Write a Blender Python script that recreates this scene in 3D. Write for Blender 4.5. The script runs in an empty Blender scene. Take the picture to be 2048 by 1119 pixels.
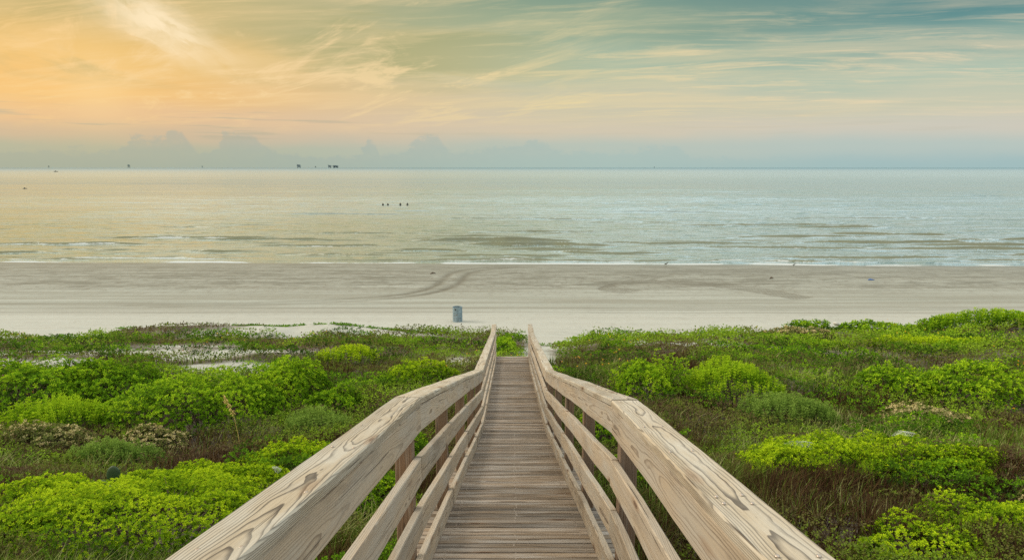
import bpy, math, random
import numpy as np
from mathutils import Vector, Matrix

R = math.radians
rng = np.random.default_rng(7)
random.seed(7)
scene = bpy.context.scene
COL = scene.collection

# ------------------------------------------------------------------ camera
PITCH = R(9.36)
cam_d = bpy.data.cameras.new("camera")
cam = bpy.data.objects.new("camera", cam_d)
COL.objects.link(cam)
cam.location = (0, 0, 0)
cam.rotation_euler = (math.pi / 2 - PITCH, 0, 0)
cam_d.sensor_width = 36
cam_d.lens = 1365 / 2048 * 36
cam_d.clip_start = 0.05
cam_d.clip_end = 120000
scene.camera = cam

vs = scene.view_settings
scene.display_settings.display_device = 'sRGB'
vs.view_transform = 'Standard'
vs.look = 'None'
vs.exposure = 0.0
vs.gamma = 1.0
scene.render.engine = 'CYCLES'
scene.cycles.max_bounces = 6
scene.cycles.diffuse_bounces = 3
scene.cycles.use_denoising = False


def lin(r, g, b):
    f = lambda c: (c / 255 / 12.92) if c / 255 <= 0.04045 else ((c / 255 + 0.055) / 1.055) ** 2.4
    return (f(r), f(g), f(b))


# ------------------------------------------------------------------ node helper
class NT:
    def __init__(s, tree):
        s.t = tree
        s.n = tree.nodes
        s.l = tree.links

    def new(s, typ, **kw):
        nd = s.n.new(typ)
        for k, v in kw.items():
            setattr(nd, k, v)
        return nd

    def put(s, sock, v):
        if isinstance(v, bpy.types.NodeSocket):
            s.l.new(v, sock)
        elif isinstance(v, (tuple, list)) and sock.type == 'RGBA' and len(v) == 3:
            sock.default_value = (*v, 1)
        else:
            sock.default_value = v

    def m(s, op, a, b=0.0, c=0.0, clamp=False):
        nd = s.new('ShaderNodeMath', operation=op)
        nd.use_clamp = clamp
        s.put(nd.inputs[0], a)
        s.put(nd.inputs[1], b)
        s.put(nd.inputs[2], c)
        return nd.outputs[0]

    def add(s, a, b): return s.m('ADD', a, b)
    def sub(s, a, b): return s.m('SUBTRACT', a, b)
    def mul(s, a, b): return s.m('MULTIPLY', a, b)
    def div(s, a, b): return s.m('DIVIDE', a, b)

    def sep(s, v):
        nd = s.new('ShaderNodeSeparateXYZ')
        s.put(nd.inputs[0], v)
        return nd.outputs

    def com(s, x, y, z=0.0):
        nd = s.new('ShaderNodeCombineXYZ')
        s.put(nd.inputs[0], x); s.put(nd.inputs[1], y); s.put(nd.inputs[2], z)
        return nd.outputs[0]

    def sm(s, v, a, b, lo=0.0, hi=1.0):
        nd = s.new('ShaderNodeMapRange', interpolation_type='SMOOTHSTEP')
        s.put(nd.inputs[0], v); s.put(nd.inputs[1], a); s.put(nd.inputs[2], b)
        s.put(nd.inputs[3], lo); s.put(nd.inputs[4], hi)
        return nd.outputs[0]

    def noise(s, v, scale=1.0, detail=4.0, rough=0.5, dist=0.0, out=0):
        nd = s.new('ShaderNodeTexNoise')
        s.put(nd.inputs['Vector'], v)
        nd.inputs['Scale'].default_value = scale
        nd.inputs['Detail'].default_value = detail
        nd.inputs['Roughness'].default_value = rough
        nd.inputs['Distortion'].default_value = dist
        return nd.outputs[out]

    def mix(s, f, a, b, bt='MIX'):
        nd = s.new('ShaderNodeMix', data_type='RGBA', blend_type=bt)
        s.put(nd.inputs[0], f)
        s.put(nd.inputs[6], a)
        s.put(nd.inputs[7], b)
        return nd.outputs[2]

    def ramp(s, v, stops, interp='LINEAR'):
        nd = s.new('ShaderNodeValToRGB')
        cr = nd.color_ramp
        cr.interpolation = interp
        while len(cr.elements) < len(stops):
            cr.elements.new(0.5)
        for e, (p, c) in zip(cr.elements, stops):
            e.position = p
            e.color = (*c, 1) if isinstance(c, (tuple, list)) else (c, c, c, 1)
        s.put(nd.inputs[0], v)
        return nd.outputs[0]

    def attr(s, name, out=2):
        nd = s.new('ShaderNodeAttribute', attribute_name=name)
        return nd.outputs[out]

    def bump(s, h, strength, dist, normal=None):
        nd = s.new('ShaderNodeBump')
        nd.inputs['Strength'].default_value = strength
        nd.inputs['Distance'].default_value = dist
        s.put(nd.inputs['Height'], h)
        if normal is not None:
            s.put(nd.inputs['Normal'], normal)
        return nd.outputs[0]


# ------------------------------------------------------------------ world sky
SUN_AZ, SUN_EL = R(-82), R(32)
world = bpy.data.worlds.new("World")
scene.world = world
world.use_nodes = True
W = NT(world.node_tree)
W.n.clear()
tc = W.new('ShaderNodeTexCoord')
nrm = W.new('ShaderNodeVectorMath', operation='NORMALIZE')
W.l.new(tc.outputs['Generated'], nrm.inputs[0])
dx, dy, dz = W.sep(nrm.outputs[0])[:3]
DEG = 57.2958
az = W.mul(W.m('ARCTAN2', dx, dy), DEG)
el = W.mul(W.m('ARCSINE', dz), DEG)
wob = W.noise(W.com(W.mul(az, .09), W.mul(el, .25)), 1, 3, .5)
elw = W.add(el, W.mul(W.sub(wob, .5), 1.6))
# the graded dawn sky, by elevation, for the sun side, the middle and the far side
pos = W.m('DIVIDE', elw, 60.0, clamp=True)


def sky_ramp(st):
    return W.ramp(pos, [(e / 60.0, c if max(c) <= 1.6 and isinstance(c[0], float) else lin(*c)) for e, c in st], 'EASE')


UP = (1.30, 1.38, 1.36)  # sky above the view, made brighter than dawn to light ground and sea
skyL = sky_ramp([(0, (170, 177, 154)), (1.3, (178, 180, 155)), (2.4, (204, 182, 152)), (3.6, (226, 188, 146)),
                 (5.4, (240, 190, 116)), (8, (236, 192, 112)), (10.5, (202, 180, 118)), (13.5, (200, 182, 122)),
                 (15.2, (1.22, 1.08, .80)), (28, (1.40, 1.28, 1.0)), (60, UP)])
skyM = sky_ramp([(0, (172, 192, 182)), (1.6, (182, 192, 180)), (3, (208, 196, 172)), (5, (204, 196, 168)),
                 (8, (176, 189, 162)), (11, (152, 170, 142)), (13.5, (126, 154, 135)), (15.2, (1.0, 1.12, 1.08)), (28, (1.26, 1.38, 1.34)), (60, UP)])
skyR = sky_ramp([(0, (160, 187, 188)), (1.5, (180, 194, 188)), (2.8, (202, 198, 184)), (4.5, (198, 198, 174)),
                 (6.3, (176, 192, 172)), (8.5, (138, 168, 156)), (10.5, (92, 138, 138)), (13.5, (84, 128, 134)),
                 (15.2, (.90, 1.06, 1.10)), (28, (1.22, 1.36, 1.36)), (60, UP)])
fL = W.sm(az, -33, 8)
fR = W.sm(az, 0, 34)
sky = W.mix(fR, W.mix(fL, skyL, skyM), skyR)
# glow of the veiled sun
ga = W.div(W.add(az, 33), 8.5)
ge = W.div(W.sub(el, 5.6), 3.0)
glow = W.m('EXPONENT', W.mul(W.add(W.mul(ga, ga), W.mul(ge, ge)), -1.0))
sky = W.mix(W.mul(glow, .42), sky, (1.0, .60, .19))
ga2 = W.div(W.add(az, 30.5), 2.2)
ge2 = W.div(W.sub(el, 5.6), 2.6)
glow2 = W.m('EXPONENT', W.mul(W.add(W.mul(ga2, ga2), W.mul(ge2, ge2)), -1.0))
sky = W.mix(W.mul(glow2, .30), sky, (1.0, .74, .36))
# high thin clouds on a plane above
k = W.add(W.m('MAXIMUM', dz, 0.0), .07)
cu, cv = W.div(dx, k), W.div(dy, k)
warp = W.noise(W.com(W.mul(cu, .35), W.mul(cv, .35)), 1, 3, .5, out=1)
wx, wy, _ = W.sep(warp)[:3]
s_ = W.add(cu, W.mul(W.sub(wx, .5), 1.3))
t_ = W.add(W.add(cv, W.mul(cu, .22)), W.mul(W.sub(wy, .5), 1.1))
n1 = W.noise(W.com(W.mul(s_, .38), W.mul(t_, 1.25)), 1, 10, .66, .15)
n2 = W.noise(W.com(W.mul(s_, 1.3), W.mul(t_, 4.6), 3.3), 1, 9, .68, .3)
n3 = W.noise(W.com(W.mul(cu, .22), W.mul(cv, .4), 9.1), 1, 3, .5)
big = W.sm(n3, .38, .60)
st = W.mul(W.sm(n1, .43, .64), W.add(.6, W.mul(big, .4)))
fine = W.mul(W.sm(n2, .50, .66), W.add(.35, W.mul(big, .65)))
n4 = W.noise(W.com(W.mul(W.add(cu, W.mul(cv, .75)), 1.5), W.mul(W.sub(W.mul(cu, .85), cv), .42), 6.0), 1, 9, .64, .5)
diag = W.mul(W.sm(n4, .50, .64), W.sm(az, 12, -4))
lowfade = W.sm(el, 2.2, 5.0)
cl = W.mul(W.m('ADD', W.m('ADD', W.mul(st, .50), W.mul(fine, .58)), W.mul(diag, .95), clamp=True), lowfade)
ccol = W.ramp(W.m('DIVIDE', W.add(az, 40), 80.0, clamp=True),
              [(0, lin(250, 206, 134)), (.3, lin(244, 212, 158)), (.55, lin(232, 212, 160)), (1, lin(238, 214, 180))])
# darker veil bands on the sun side
veil = W.mul(W.sm(W.noise(W.com(W.mul(W.add(s_, W.mul(t_, .5)), .30), W.mul(W.sub(t_, W.mul(s_, .5)), .55), 21.0), 1, 8, .58, .6), .44, .60), W.mul(W.sm(az, 12, -14), W.sm(el, 5.0, 7.5)))
sky = W.mix(W.mul(veil, .82), sky, lin(172, 168, 116))
sky = W.mix(W.mul(cl, .80), sky, ccol)
# one bright wisp up on the left
al = W.add(W.mul(W.add(az, 26.3), .90), W.mul(W.sub(el, 9.9), -.43))
pe = W.add(W.mul(W.add(az, 26.3), .43), W.mul(W.sub(el, 9.9), .90))
wn = W.noise(W.com(W.mul(al, .22), W.mul(pe, .5), 5.0), 1, 6, .6, .6)
pe = W.add(pe, W.mul(W.sub(wn, .5), 2.6))
gw = W.m('EXPONENT', W.mul(W.add(W.m('POWER', W.m('ABSOLUTE', W.div(pe, 1.25)), 2.0), W.m('POWER', W.m('ABSOLUTE', W.div(al, 4.2)), 2.0)), -1.0))
gw = W.mul(gw, W.sm(W.noise(W.com(W.mul(al, .35), W.mul(pe, 1.2), 8.0), 1, 6, .55), .15, .60))
sky = W.mix(W.mul(gw, .95), sky, lin(255, 232, 190))
# far cumulus bank low over the water
hpts = [(-60, 1.5), (-37, 1.35), (-33.5, 1.4), (-31.5, 1.45), (-29.4, 1.5), (-28.3, 2.5), (-27, 2.3), (-25.8, 3.0), (-24.9, 2.3), (-24.4, 1.4),
        (-23.2, 1.3), (-22.6, 3.0), (-21.5, 2.95), (-20.2, 2.5), (-19.0, 1.6), (-15, 1.1), (-12.3, 1.2), (-11.5, 2.75), (-10.8, 1.1),
        (-8.5, 1.9), (-7.6, 2.6), (-6.6, 3.0), (-5.7, 2.5), (-4.9, 1.5), (-2.6, 1.7), (-1, 1.9), (1.0, 2.2), (2.6, 2.5), (3.4, 1.6),
        (6, 1.5), (8, 1.4), (11, 1.7), (13.2, 1.9), (14.5, 1.0), (20, .9), (60, .8)]
fc = W.new('ShaderNodeFloatCurve')
cm = fc.mapping.curves[0]
cm.points[0].location = (0, hpts[0][1] / 4)
cm.points[1].location = (1, hpts[-1][1] / 4)
for a, h in hpts[1:-1]:
    cm.points.new((a + 60) / 120, h / 4)
fc.mapping.update()
cn = W.noise(W.com(W.mul(az, .95), W.mul(el, 1.5), 2.0), 1, 7, .66)
W.put(fc.inputs['Value'], W.m('DIVIDE', W.add(W.add(az, 60), W.mul(W.sub(cn, .5), 1.2)), 120.0, clamp=True))
hh = W.mul(fc.outputs[0], 3.9)
edge = W.sub(W.add(hh, W.mul(W.sub(cn, .5), 2.0)), W.mul(el, 1.06))
cum = W.mul(W.sm(edge, -.08, .42), W.sm(cn, .2, .6, .65, 1.0))
cumc = W.ramp(W.m('DIVIDE', W.add(az, 40), 80.0, clamp=True), [(0, lin(168, 172, 152)), (.3, lin(160, 174, 166)), (.6, lin(166, 188, 183)), (1, lin(158, 186, 187))])
sky = W.mix(W.mul(cum, W.sm(az, 26, 10, .2, .50)), sky, cumc)
# thin grey streaks below the glow
gs = W.mul(W.sm(W.noise(W.com(W.mul(az, .12), W.mul(el, 2.4), 4.0), 1, 4, .5), .55, .68), W.mul(W.sm(el, 1.6, 2.6), W.sm(el, 5.2, 3.6)))
sky = W.mix(W.mul(gs, W.sm(az, 0, -20, .1, .5)), sky, lin(176, 172, 148))
# below the horizon: dim water-like bounce
sky = W.mix(W.sm(el, -.3, -3.0), sky, (.20, .21, .18))
nish = W.new('ShaderNodeTexSky', sky_type='NISHITA')
nish.sun_disc = False
nish.sun_elevation = SUN_EL
nish.sun_rotation = SUN_AZ
bgN = W.new('ShaderNodeBackground'); bgN.inputs[1].default_value = 0.004
W.l.new(nish.outputs[0], bgN.inputs[0])
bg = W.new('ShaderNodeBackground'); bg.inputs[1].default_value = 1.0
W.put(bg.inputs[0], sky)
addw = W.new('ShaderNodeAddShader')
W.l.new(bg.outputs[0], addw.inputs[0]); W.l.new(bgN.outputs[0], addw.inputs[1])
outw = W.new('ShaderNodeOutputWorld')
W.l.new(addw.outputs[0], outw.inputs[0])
world.cycles.sampling_method = 'MANUAL'
world.cycles.sample_map_resolution = 512

sl = bpy.data.lights.new("sun", 'SUN')
sl.energy = 2.4
sl.angle = R(30)
sl.color = (1.0, .925, .80)
so = bpy.data.objects.new("sun", sl)
COL.objects.link(so)
sd = Vector((math.sin(SUN_AZ) * math.cos(SUN_EL), math.cos(SUN_AZ) * math.cos(SUN_EL), math.sin(SUN_EL)))
so.rotation_euler = sd.to_track_quat('Z', 'Y').to_euler()
so.location = sd * 50


# ------------------------------------------------------------------ object helpers
def tag(o, label=None, cat=None, group=None, kind=None):
    if label: o['label'] = label
    if cat: o['category'] = cat
    if group: o['group'] = group
    if kind: o['kind'] = kind
    return o


def empty(name, loc, label, cat, group=None, rz=0.0):
    o = bpy.data.objects.new(name, None)
    o.empty_display_size = .2
    COL.objects.link(o)
    o.location = loc
    o.rotation_euler = (0, 0, rz)
    return tag(o, label, cat, group)


def mesh_np(name, V, F, mat, parent=None, smooth=False, attrs=None, loc=None, cls=None):
    """V (n,3); F list of arrays, each (m,k) of same-size faces."""
    me = bpy.data.meshes.new(name)
    V = np.asarray(V, dtype=np.float32)
    Fs = F if isinstance(F, (list, tuple)) and len(F) and hasattr(F[0], 'shape') and F[0].ndim == 2 else [np.asarray(F)]
    me.vertices.add(len(V))
    me.vertices.foreach_set('co', V.ravel())
    tot = sum(f.size for f in Fs)
    nf = sum(len(f) for f in Fs)
    me.loops.add(tot)
    me.loops.foreach_set('vertex_index', np.concatenate([f.ravel() for f in Fs]).astype(np.int32))
    me.polygons.add(nf)
    tots = np.concatenate([np.full(len(f), f.shape[1]) for f in Fs])
    starts = np.concatenate([[0], np.cumsum(tots)[:-1]]).astype(np.int32)
    me.polygons.foreach_set('loop_start', starts)
    me.polygons.foreach_set('use_smooth', np.full(nf, smooth, dtype=bool))
    for an, (dt, arr) in (attrs or {}).items():
        a = me.attributes.new(an, dt, 'POINT')
        a.data.foreach_set('vector' if dt == 'FLOAT_VECTOR' else 'value', np.asarray(arr, dtype=np.float32).ravel())
    me.update(calc_edges=True)
    me.validate()
    me.materials.append(mat)
    o = bpy.data.objects.new(name, me)
    COL.objects.link(o)
    if parent is not None:
        o.parent = parent
    if loc is not None:
        o.location = loc
    return o


class MB:
    """collects boxes, tubes and lathes into one mesh"""
    def __init__(s):
        s.v = []; s.f = {}
        s.n = 0

    def _add(s, V, F):
        V = np.asarray(V, float)
        s.v.append(V)
        for k, f in F.items():
            s.f.setdefault(k, []).append(np.asarray(f) + s.n)
        s.n += len(V)

    def hexa(s, P):
        s._add(P, {4: [[0, 3, 2, 1], [4, 5, 6, 7], [0, 1, 5, 4], [1, 2, 6, 5], [2, 3, 7, 6], [3, 0, 4, 7]]})

    def box(s, c, d):
        x, y, z = c; a, b, h = d[0] / 2, d[1] / 2, d[2] / 2
        s.hexa([(x - a, y - b, z - h), (x + a, y - b, z - h), (x + a, y + b, z - h), (x - a, y + b, z - h),
                (x - a, y - b, z + h), (x + a, y - b, z + h), (x + a, y + b, z + h), (x - a, y + b, z + h)])

    def tube(s, pts, rad, n=8, cap=True):
        pts = [Vector(p) for p in pts]
        rr = rad if hasattr(rad, '__len__') else [rad] * len(pts)
        V = []
        for i, p in enumerate(pts):
            t = (pts[min(i + 1, len(pts) - 1)] - pts[max(i - 1, 0)]).normalized()
            up = Vector((0, 0, 1)) if abs(t.z) < .9 else Vector((1, 0, 0))
            a = t.cross(up).normalized(); b = t.cross(a)
            for j in range(n):
                w = 2 * math.pi * j / n
                V.append(p + (a * math.cos(w) + b * math.sin(w)) * rr[i])
        F = [[i * n + j, i * n + (j + 1) % n, (i + 1) * n + (j + 1) % n, (i + 1) * n + j] for i in range(len(pts) - 1) for j in range(n)]
        d = {4: F}
        if cap:
            d[n] = [list(range(n))[::-1], [(len(pts) - 1) * n + j for j in range(n)]]
            if n == 4:
                d = {4: F + d[4]}
        s._add(V, d)

    def lathe(s, prof, n=32, c=(0, 0, 0)):
        V = [(c[0] + r * math.cos(2 * math.pi * j / n), c[1] + r * math.sin(2 * math.pi * j / n), c[2] + z) for r, z in prof for j in range(n)]
        F = [[i * n + j, i * n + (j + 1) % n, (i + 1) * n + (j + 1) % n, (i + 1) * n + j] for i in range(len(prof) - 1) for j in range(n)]
        s._add(V, {4: F})

    def build(s, name, mat, parent=None, smooth=False, loc=None):
        return mesh_np(name, np.concatenate(s.v), [np.concatenate(f) for f in s.f.values()], mat, parent, smooth, loc=loc)


# numpy value noise ---------------------------------------------------
def _h(ix, iy, iz, seed):
    n = (ix * 374761393 + iy * 668265263 + iz * 2147483647 + seed * 1274126177) & 0xFFFFFFFF
    n = ((n ^ (n >> 13)) * 1274126177) & 0xFFFFFFFF
    n = (n ^ (n >> 16)) & 0xFFFFFFFF
    return n / 4294967295.0


def vnoise(x, y, z=0.0, seed=0):
    x, y, z = np.broadcast_arrays(np.asarray(x, float), np.asarray(y, float), np.asarray(z, float))
    ix, iy, iz = np.floor(x).astype(np.int64), np.floor(y).astype(np.int64), np.floor(z).astype(np.int64)
    fx, fy, fz = x - ix, y - iy, z - iz
    u, v, w = [f * f * (3 - 2 * f) for f in (fx, fy, fz)]
    r = 0
    for a in (0, 1):
        for b in (0, 1):
            for c in (0, 1):
                r = r + _h(ix + a, iy + b, iz + c, seed) * (u if a else 1 - u) * (v if b else 1 - v) * (w if c else 1 - w)
    return r


def fbm(x, y, z=0.0, seed=0, oct=4, rough=.5):
    r = 0; a = 1; t = 0; f = 1.0
    for i in range(oct):
        r = r + a * vnoise(x * f, y * f, z * f, seed + i * 17)
        t += a; a *= rough; f *= 2.03
    return r / t


def sstep(a, b, x):
    t = np.clip((x - a) / (b - a), 0, 1)
    return t * t * (3 - 2 * t)


def gauss(x, y, cx, cy, rx, ry):
    return np.exp(-(((x - cx) / rx) ** 2 + ((y - cy) / ry) ** 2))


# ------------------------------------------------------------------ ground shape
SEA_Z = -9.72
GY = [-12, 0, 5, 8, 11, 14, 17, 20, 24, 28, 32, 36, 38, 41, 50, 62, 68.6, 72, 84]
GZ = [-2.2, -2.8, -3.5, -4.15, -4.95, -5.42, -5.62, -5.95, -6.62, -7.32, -8.02, -8.7, -8.95, -9.08, -9.28, -9.54, -9.72, -9.86, -10.5]


def shore_y(x):
    return 68.5 - .028 * x + .9 * (fbm(x * .09, 3.3, oct=3) - .5) + .25 * (vnoise(x * .45, 7.7) - .5)


def veg_edge(x):
    """how far the plants reach towards the beach"""
    e = 32.8 + 1.0 * (fbm(x * 1.1, 2.0, seed=44, oct=3) - .5) + 1.6 * (fbm(x * .22, 5.0, seed=4) - .5) * 2
    e = e + 1.6 * sstep(8, 26, x) + 1.0 * gauss(x, 0, -16, 0, 3.5, 1) - 2.6 * sstep(-16, -21, x) - 6.0 * gauss(x, 0, 2.1, 0, 1.9, 1) + 1.0 * gauss(x, 0, 0, 0, .9, 1)
    return e


def ground_z(x, y):
    x = np.asarray(x, float); y = np.asarray(y, float)
    z = np.interp(y + (68.6 - shore_y(x)) * sstep(46, 62, y), GY, GZ)
    dune = sstep(40, 34, y)
    off = sstep(1.2, 4, np.abs(x))
    z = z + dune * off * (.75 * (fbm(x * .16, y * .22, seed=1) - .5) + .35 * (fbm(x * .6, y * .6, seed=2) - .5))
    z = z + .42 * gauss(x, y, 27, 30, 9, 4.5) + .35 * gauss(x, y, 13.5, 31, 3, 2)
    z = z + .55 * gauss(x, y, -17, 32.5, 3.5, 2.0) + .15 * gauss(x, y, -27, 30, 6, 3) + .4 * gauss(x, y, -9.5, 33, 3.0, 1.2) + .3 * gauss(x, y, -13.5, 19.6, .8, .5)
    z = z + .12 * gauss(x, y, 0, 20.6, 1.2, .9)
    z = z + .05 * (fbm(x * .35, y * .8, seed=8) - .5) * sstep(68, 60, y)
    return z


# ------------------------------------------------------------------ materials
def new_mat(name):
    mt = bpy.data.materials.new(name)
    mt.use_nodes = True
    nt = NT(mt.node_tree)
    b = nt.n['Principled BSDF']
    return mt, nt, b


def leaf_mat(name, stops, rough=.75, transl=.22, spec=.04):
    mt, n, b = new_mat(name)
    t = n.attr('tint')
    col = n.ramp(t, stops)
    n.put(b.inputs['Base Color'], col)
    b.inputs['Roughness'].default_value = rough
    b.inputs['Specular IOR Level'].default_value = spec
    tr = n.new('ShaderNodeBsdfTranslucent')
    n.put(tr.inputs[0], n.mix(.5, col, n.mix(1.0, col, (1.3, 1.15, .5), 'MULTIPLY')))
    ms = n.new('ShaderNodeMixShader')
    ms.inputs[0].default_value = transl
    n.l.new(b.outputs[0], ms.inputs[1]); n.l.new(tr.outputs[0], ms.inputs[2])
    n.l.new(ms.outputs[0], n.n['Material Output'].inputs[0])
    return mt


def wood_mat(name, early, late, grey, grey_amt, ringw=.007, dirt=.3, vary=.25, bumpd=.002):
    mt, n, b = new_mat(name)
    lc = n.attr('lc', 1)
    rn = n.attr('rnd')
    x, y, z = n.sep(lc)[:3]
    sh = n.mul(rn, 37.0)
    # distance to the pith of the log the board was cut from, wobbling along the board
    wob = n.noise(n.com(n.add(n.mul(x, .42), sh), n.mul(y, 2.0), n.mul(z, 2.0)), 1, 2, .5)
    wob2 = n.noise(n.com(n.add(n.mul(x, 2.2), sh), n.mul(y, 9.0), n.mul(z, 9.0)), 1, 3, .55)
    py = n.add(n.sub(y, n.mul(n.sub(n.m('FRACT', n.mul(rn, 7.31)), .5), .10)), n.mul(n.sub(wob, .5), .07))
    pz = n.add(n.add(z, .06), n.add(n.mul(n.sub(wob, .5), .075), n.mul(n.sub(wob2, .5), .018)))
    r = n.m('SQRT', n.add(n.mul(py, py), n.mul(pz, pz)))
    ph = n.div(r, ringw)
    fr = n.m('FRACT', ph)
    line = n.mul(n.sm(fr, .50, .92), n.sm(fr, 1.0, .94))
    idn = n.noise(n.com(n.m('FLOOR', ph), sh, 0.0), 1.7, 0, .5)
    line = n.mul(line, n.sm(idn, .25, .7, .35, 1.0))
    fib = n.noise(n.com(n.add(n.mul(x, 5.0), sh), n.mul(y, 260.0), n.mul(z, 260.0)), 1, 3, .6)
    fib2 = n.noise(n.com(n.add(n.mul(x, 1.6), sh), n.mul(y, 60.0), n.mul(z, 60.0)), 1, 3, .6)
    blotch = n.noise(n.com(n.add(n.mul(x, 2.2), sh), n.mul(y, 11.0), n.mul(z, 11.0)), 1, 4, .55)
    large = n.noise(n.com(n.add(n.mul(x, .8), sh), n.mul(y, 3.0), n.mul(z, 3.0)), 1, 2, .5)
    col = n.mix(n.mul(line, 1.0), early, late)
    col = n.mix(n.mul(n.sm(fib, .42, .72), .35), col, late)
    g = n.mul(n.sm(blotch, .36, .66), n.sm(large, .3, .6, .45, 1.0))
    gcol = n.mix(n.mul(line, .85), grey, n.mix(.3, late, grey))
    col = n.mix(n.mul(g, grey_amt), col, gcol)
    col = n.mix(n.mul(n.sm(fib2, .55, .75), .30), col, n.mix(.5, grey, (.8, .76, .7)))
    drt = n.noise(n.com(n.add(n.mul(x, 1.1), n.mul(sh, 2.0)), n.mul(y, 6.0), n.mul(z, 6.0)), 1, 5, .65)
    col = n.mix(n.mul(n.sm(drt, .52, .72), dirt), col, (.10, .075, .055))
    # long drying checks and small knots
    ck = n.noise(n.com(n.add(n.mul(x, 1.3), n.mul(sh, 3.0)), n.mul(y, 95.0), n.mul(z, 95.0)), 1, 1, .4)
    chk = n.sm(ck, .715, .75)
    vo = n.new('ShaderNodeTexVoronoi', feature='F1')
    n.put(vo.inputs['Vector'], n.com(n.add(n.mul(x, 1.5), sh), n.mul(y, 7.0), n.mul(z, 7.0)))
    vo.inputs['Scale'].default_value = 1.0
    kn = n.sm(vo.outputs['Distance'], .11, .07)
    kn2 = n.sm(vo.outputs['Distance'], .20, .11)
    vsel = n.sm(n.sep(vo.outputs['Color'])[0], .45, .5)
    col = n.mix(n.mul(n.mul(kn2, vsel), .45), col, (.26, .16, .09))
    col = n.mix(n.mul(n.mul(kn, vsel), .75), col, (.10, .055, .035))
    col = n.mix(n.mul(chk, .75), col, (.05, .035, .025))
    # every board aged a little differently
    v = n.add(1.0 - vary / 2, n.mul(n.m('FRACT', n.mul(rn, 13.7)), vary))
    col = n.mix(1.0, col, n.com(v, v, v), 'MULTIPLY')
    n.put(b.inputs['Base Color'], col)
    b.inputs['Roughness'].default_value = .78
    b.inputs['Specular IOR Level'].default_value = .25
    h = n.sub(n.sub(n.mul(fib, .5), n.mul(line, .5)), n.mul(chk, 1.5))
    n.put(b.inputs['Normal'], n.bump(h, .7, bumpd))
    return mt


M = {}
M['rail'] = wood_mat('rail_wood', (.45, .37, .275), (.215, .165, .12), (.41, .38, .33), .85, .0048, .38)
M['cap'] = wood_mat('cap_wood', (.46, .385, .28), (.078, .062, .048), (.51, .48, .415), .85, .0042, .48)
M['deck'] = wood_mat('deck_wood', (.27, .205, .145), (.105, .080, .060), (.36, .33, .30), .9, .009, .78, vary=.85)
M['post'] = wood_mat('post_wood', (.24, .155, .10), (.10, .065, .045), (.24, .20, .165), .45, .008, .45)

m_, n, b = new_mat('screw_metal')
n.put(b.inputs['Base Color'], n.ramp(n.noise(n.attr('nope', 1), 3), [(.3, (.55, .53, .5)), (.7, (.4, .28, .2))]))
b.inputs['Metallic'].default_value = .8
b.inputs['Roughness'].default_value = .4
M['screw'] = m_

# sand: one sheet for dune and beach
m_, n, b = new_mat('sand')
tcn = n.new('ShaderNodeTexCoord')
P = tcn.outputs['Object']
x, y, z = n.sep(P)[:3]
wet = n.attr('wet'); mark = n.attr('mark'); lit = n.attr('litter')
base = n.mix(n.sm(n.noise(n.com(n.mul(x, .05), n.mul(y, .9)), 1, 7, .6), .35, .68), (.266, .284, .248), (.355, .378, .342))
st1 = n.noise(n.com(n.mul(x, .030), n.add(n.mul(y, .85), n.mul(x, .010)), 2.0), 1, 9, .66)
st2 = n.noise(n.com(n.mul(x, .07), n.mul(y, 3.0), 5.0), 1, 7, .66)
base = n.mix(n.mul(n.sm(st1, .46, .58), .72), base, (.200, .198, .160))
base = n.mix(n.mul(n.sm(st2, .47, .60), .50), base, (.200, .196, .155))
base = n.mix(n.mul(n.sm(st2, .42, .30), .35), base, (.52, .52, .46))
foot = n.noise(n.com(n.mul(x, 1.6), n.mul(y, 2.8)), 1, 6, .68)
rim = n.sm(y, 46, 40)
base = n.mix(n.mul(n.mul(rim, n.sm(foot, .50, .62)), .55), base, (.25, .24, .20))
base = n.mix(n.mul(rim, .55), base, (.52, .53, .49))
spk = n.noise(n.com(n.mul(x, 1.5), n.mul(y, 1.0), 3.0), 1, 8, .8)
base = n.mix(n.mul(n.mul(n.sm(spk, .52, .60), n.sm(y, 47, 55, .15, .9)), n.sm(y, 68, 64)), base, (.13, .115, .085))
base = n.mix(n.mul(n.sm(spk, .46, .38), n.sm(y, 47, 56, .1, .35)), base, (.42, .42, .37))
gr = n.noise(n.com(n.mul(x, 40), n.mul(y, 40), n.mul(z, 40)), 1, 3, .6)
base = n.mix(.22, base, n.mix(gr, (.20, .19, .15), (.60, .59, .52)))
rough_b = n.noise(n.com(n.mul(x, .22), n.mul(y, .55), 7.0), 1, 10, .74)
base = n.mix(n.mul(n.mul(n.sm(rough_b, .45, .60), n.sm(y, 50, 55)), .75), base, (.135, .130, .10))
base = n.mix(n.mul(mark, .80), base, (.115, .104, .075))
base = n.mix(n.mul(wet, .80), base, (.165, .163, .130))
lc_ = n.mix(n.sm(n.noise(P, 3.5, 6, .65), .4, .62), (.060, .042, .026), (.13, .095, .060))
base = n.mix(lit, base, lc_)
n.put(b.inputs['Base Color'], base)
n.put(b.inputs['Roughness'], n.sub(.92, n.mul(wet, .45)))
b.inputs['Specular IOR Level'].default_value = .3
hgt = n.add(n.mul(foot, .6), n.add(n.mul(gr, .1), n.mul(rough_b, .8)))
n.put(b.inputs['Normal'], n.bump(hgt, .6, .10))
M['sand'] = m_

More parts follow.
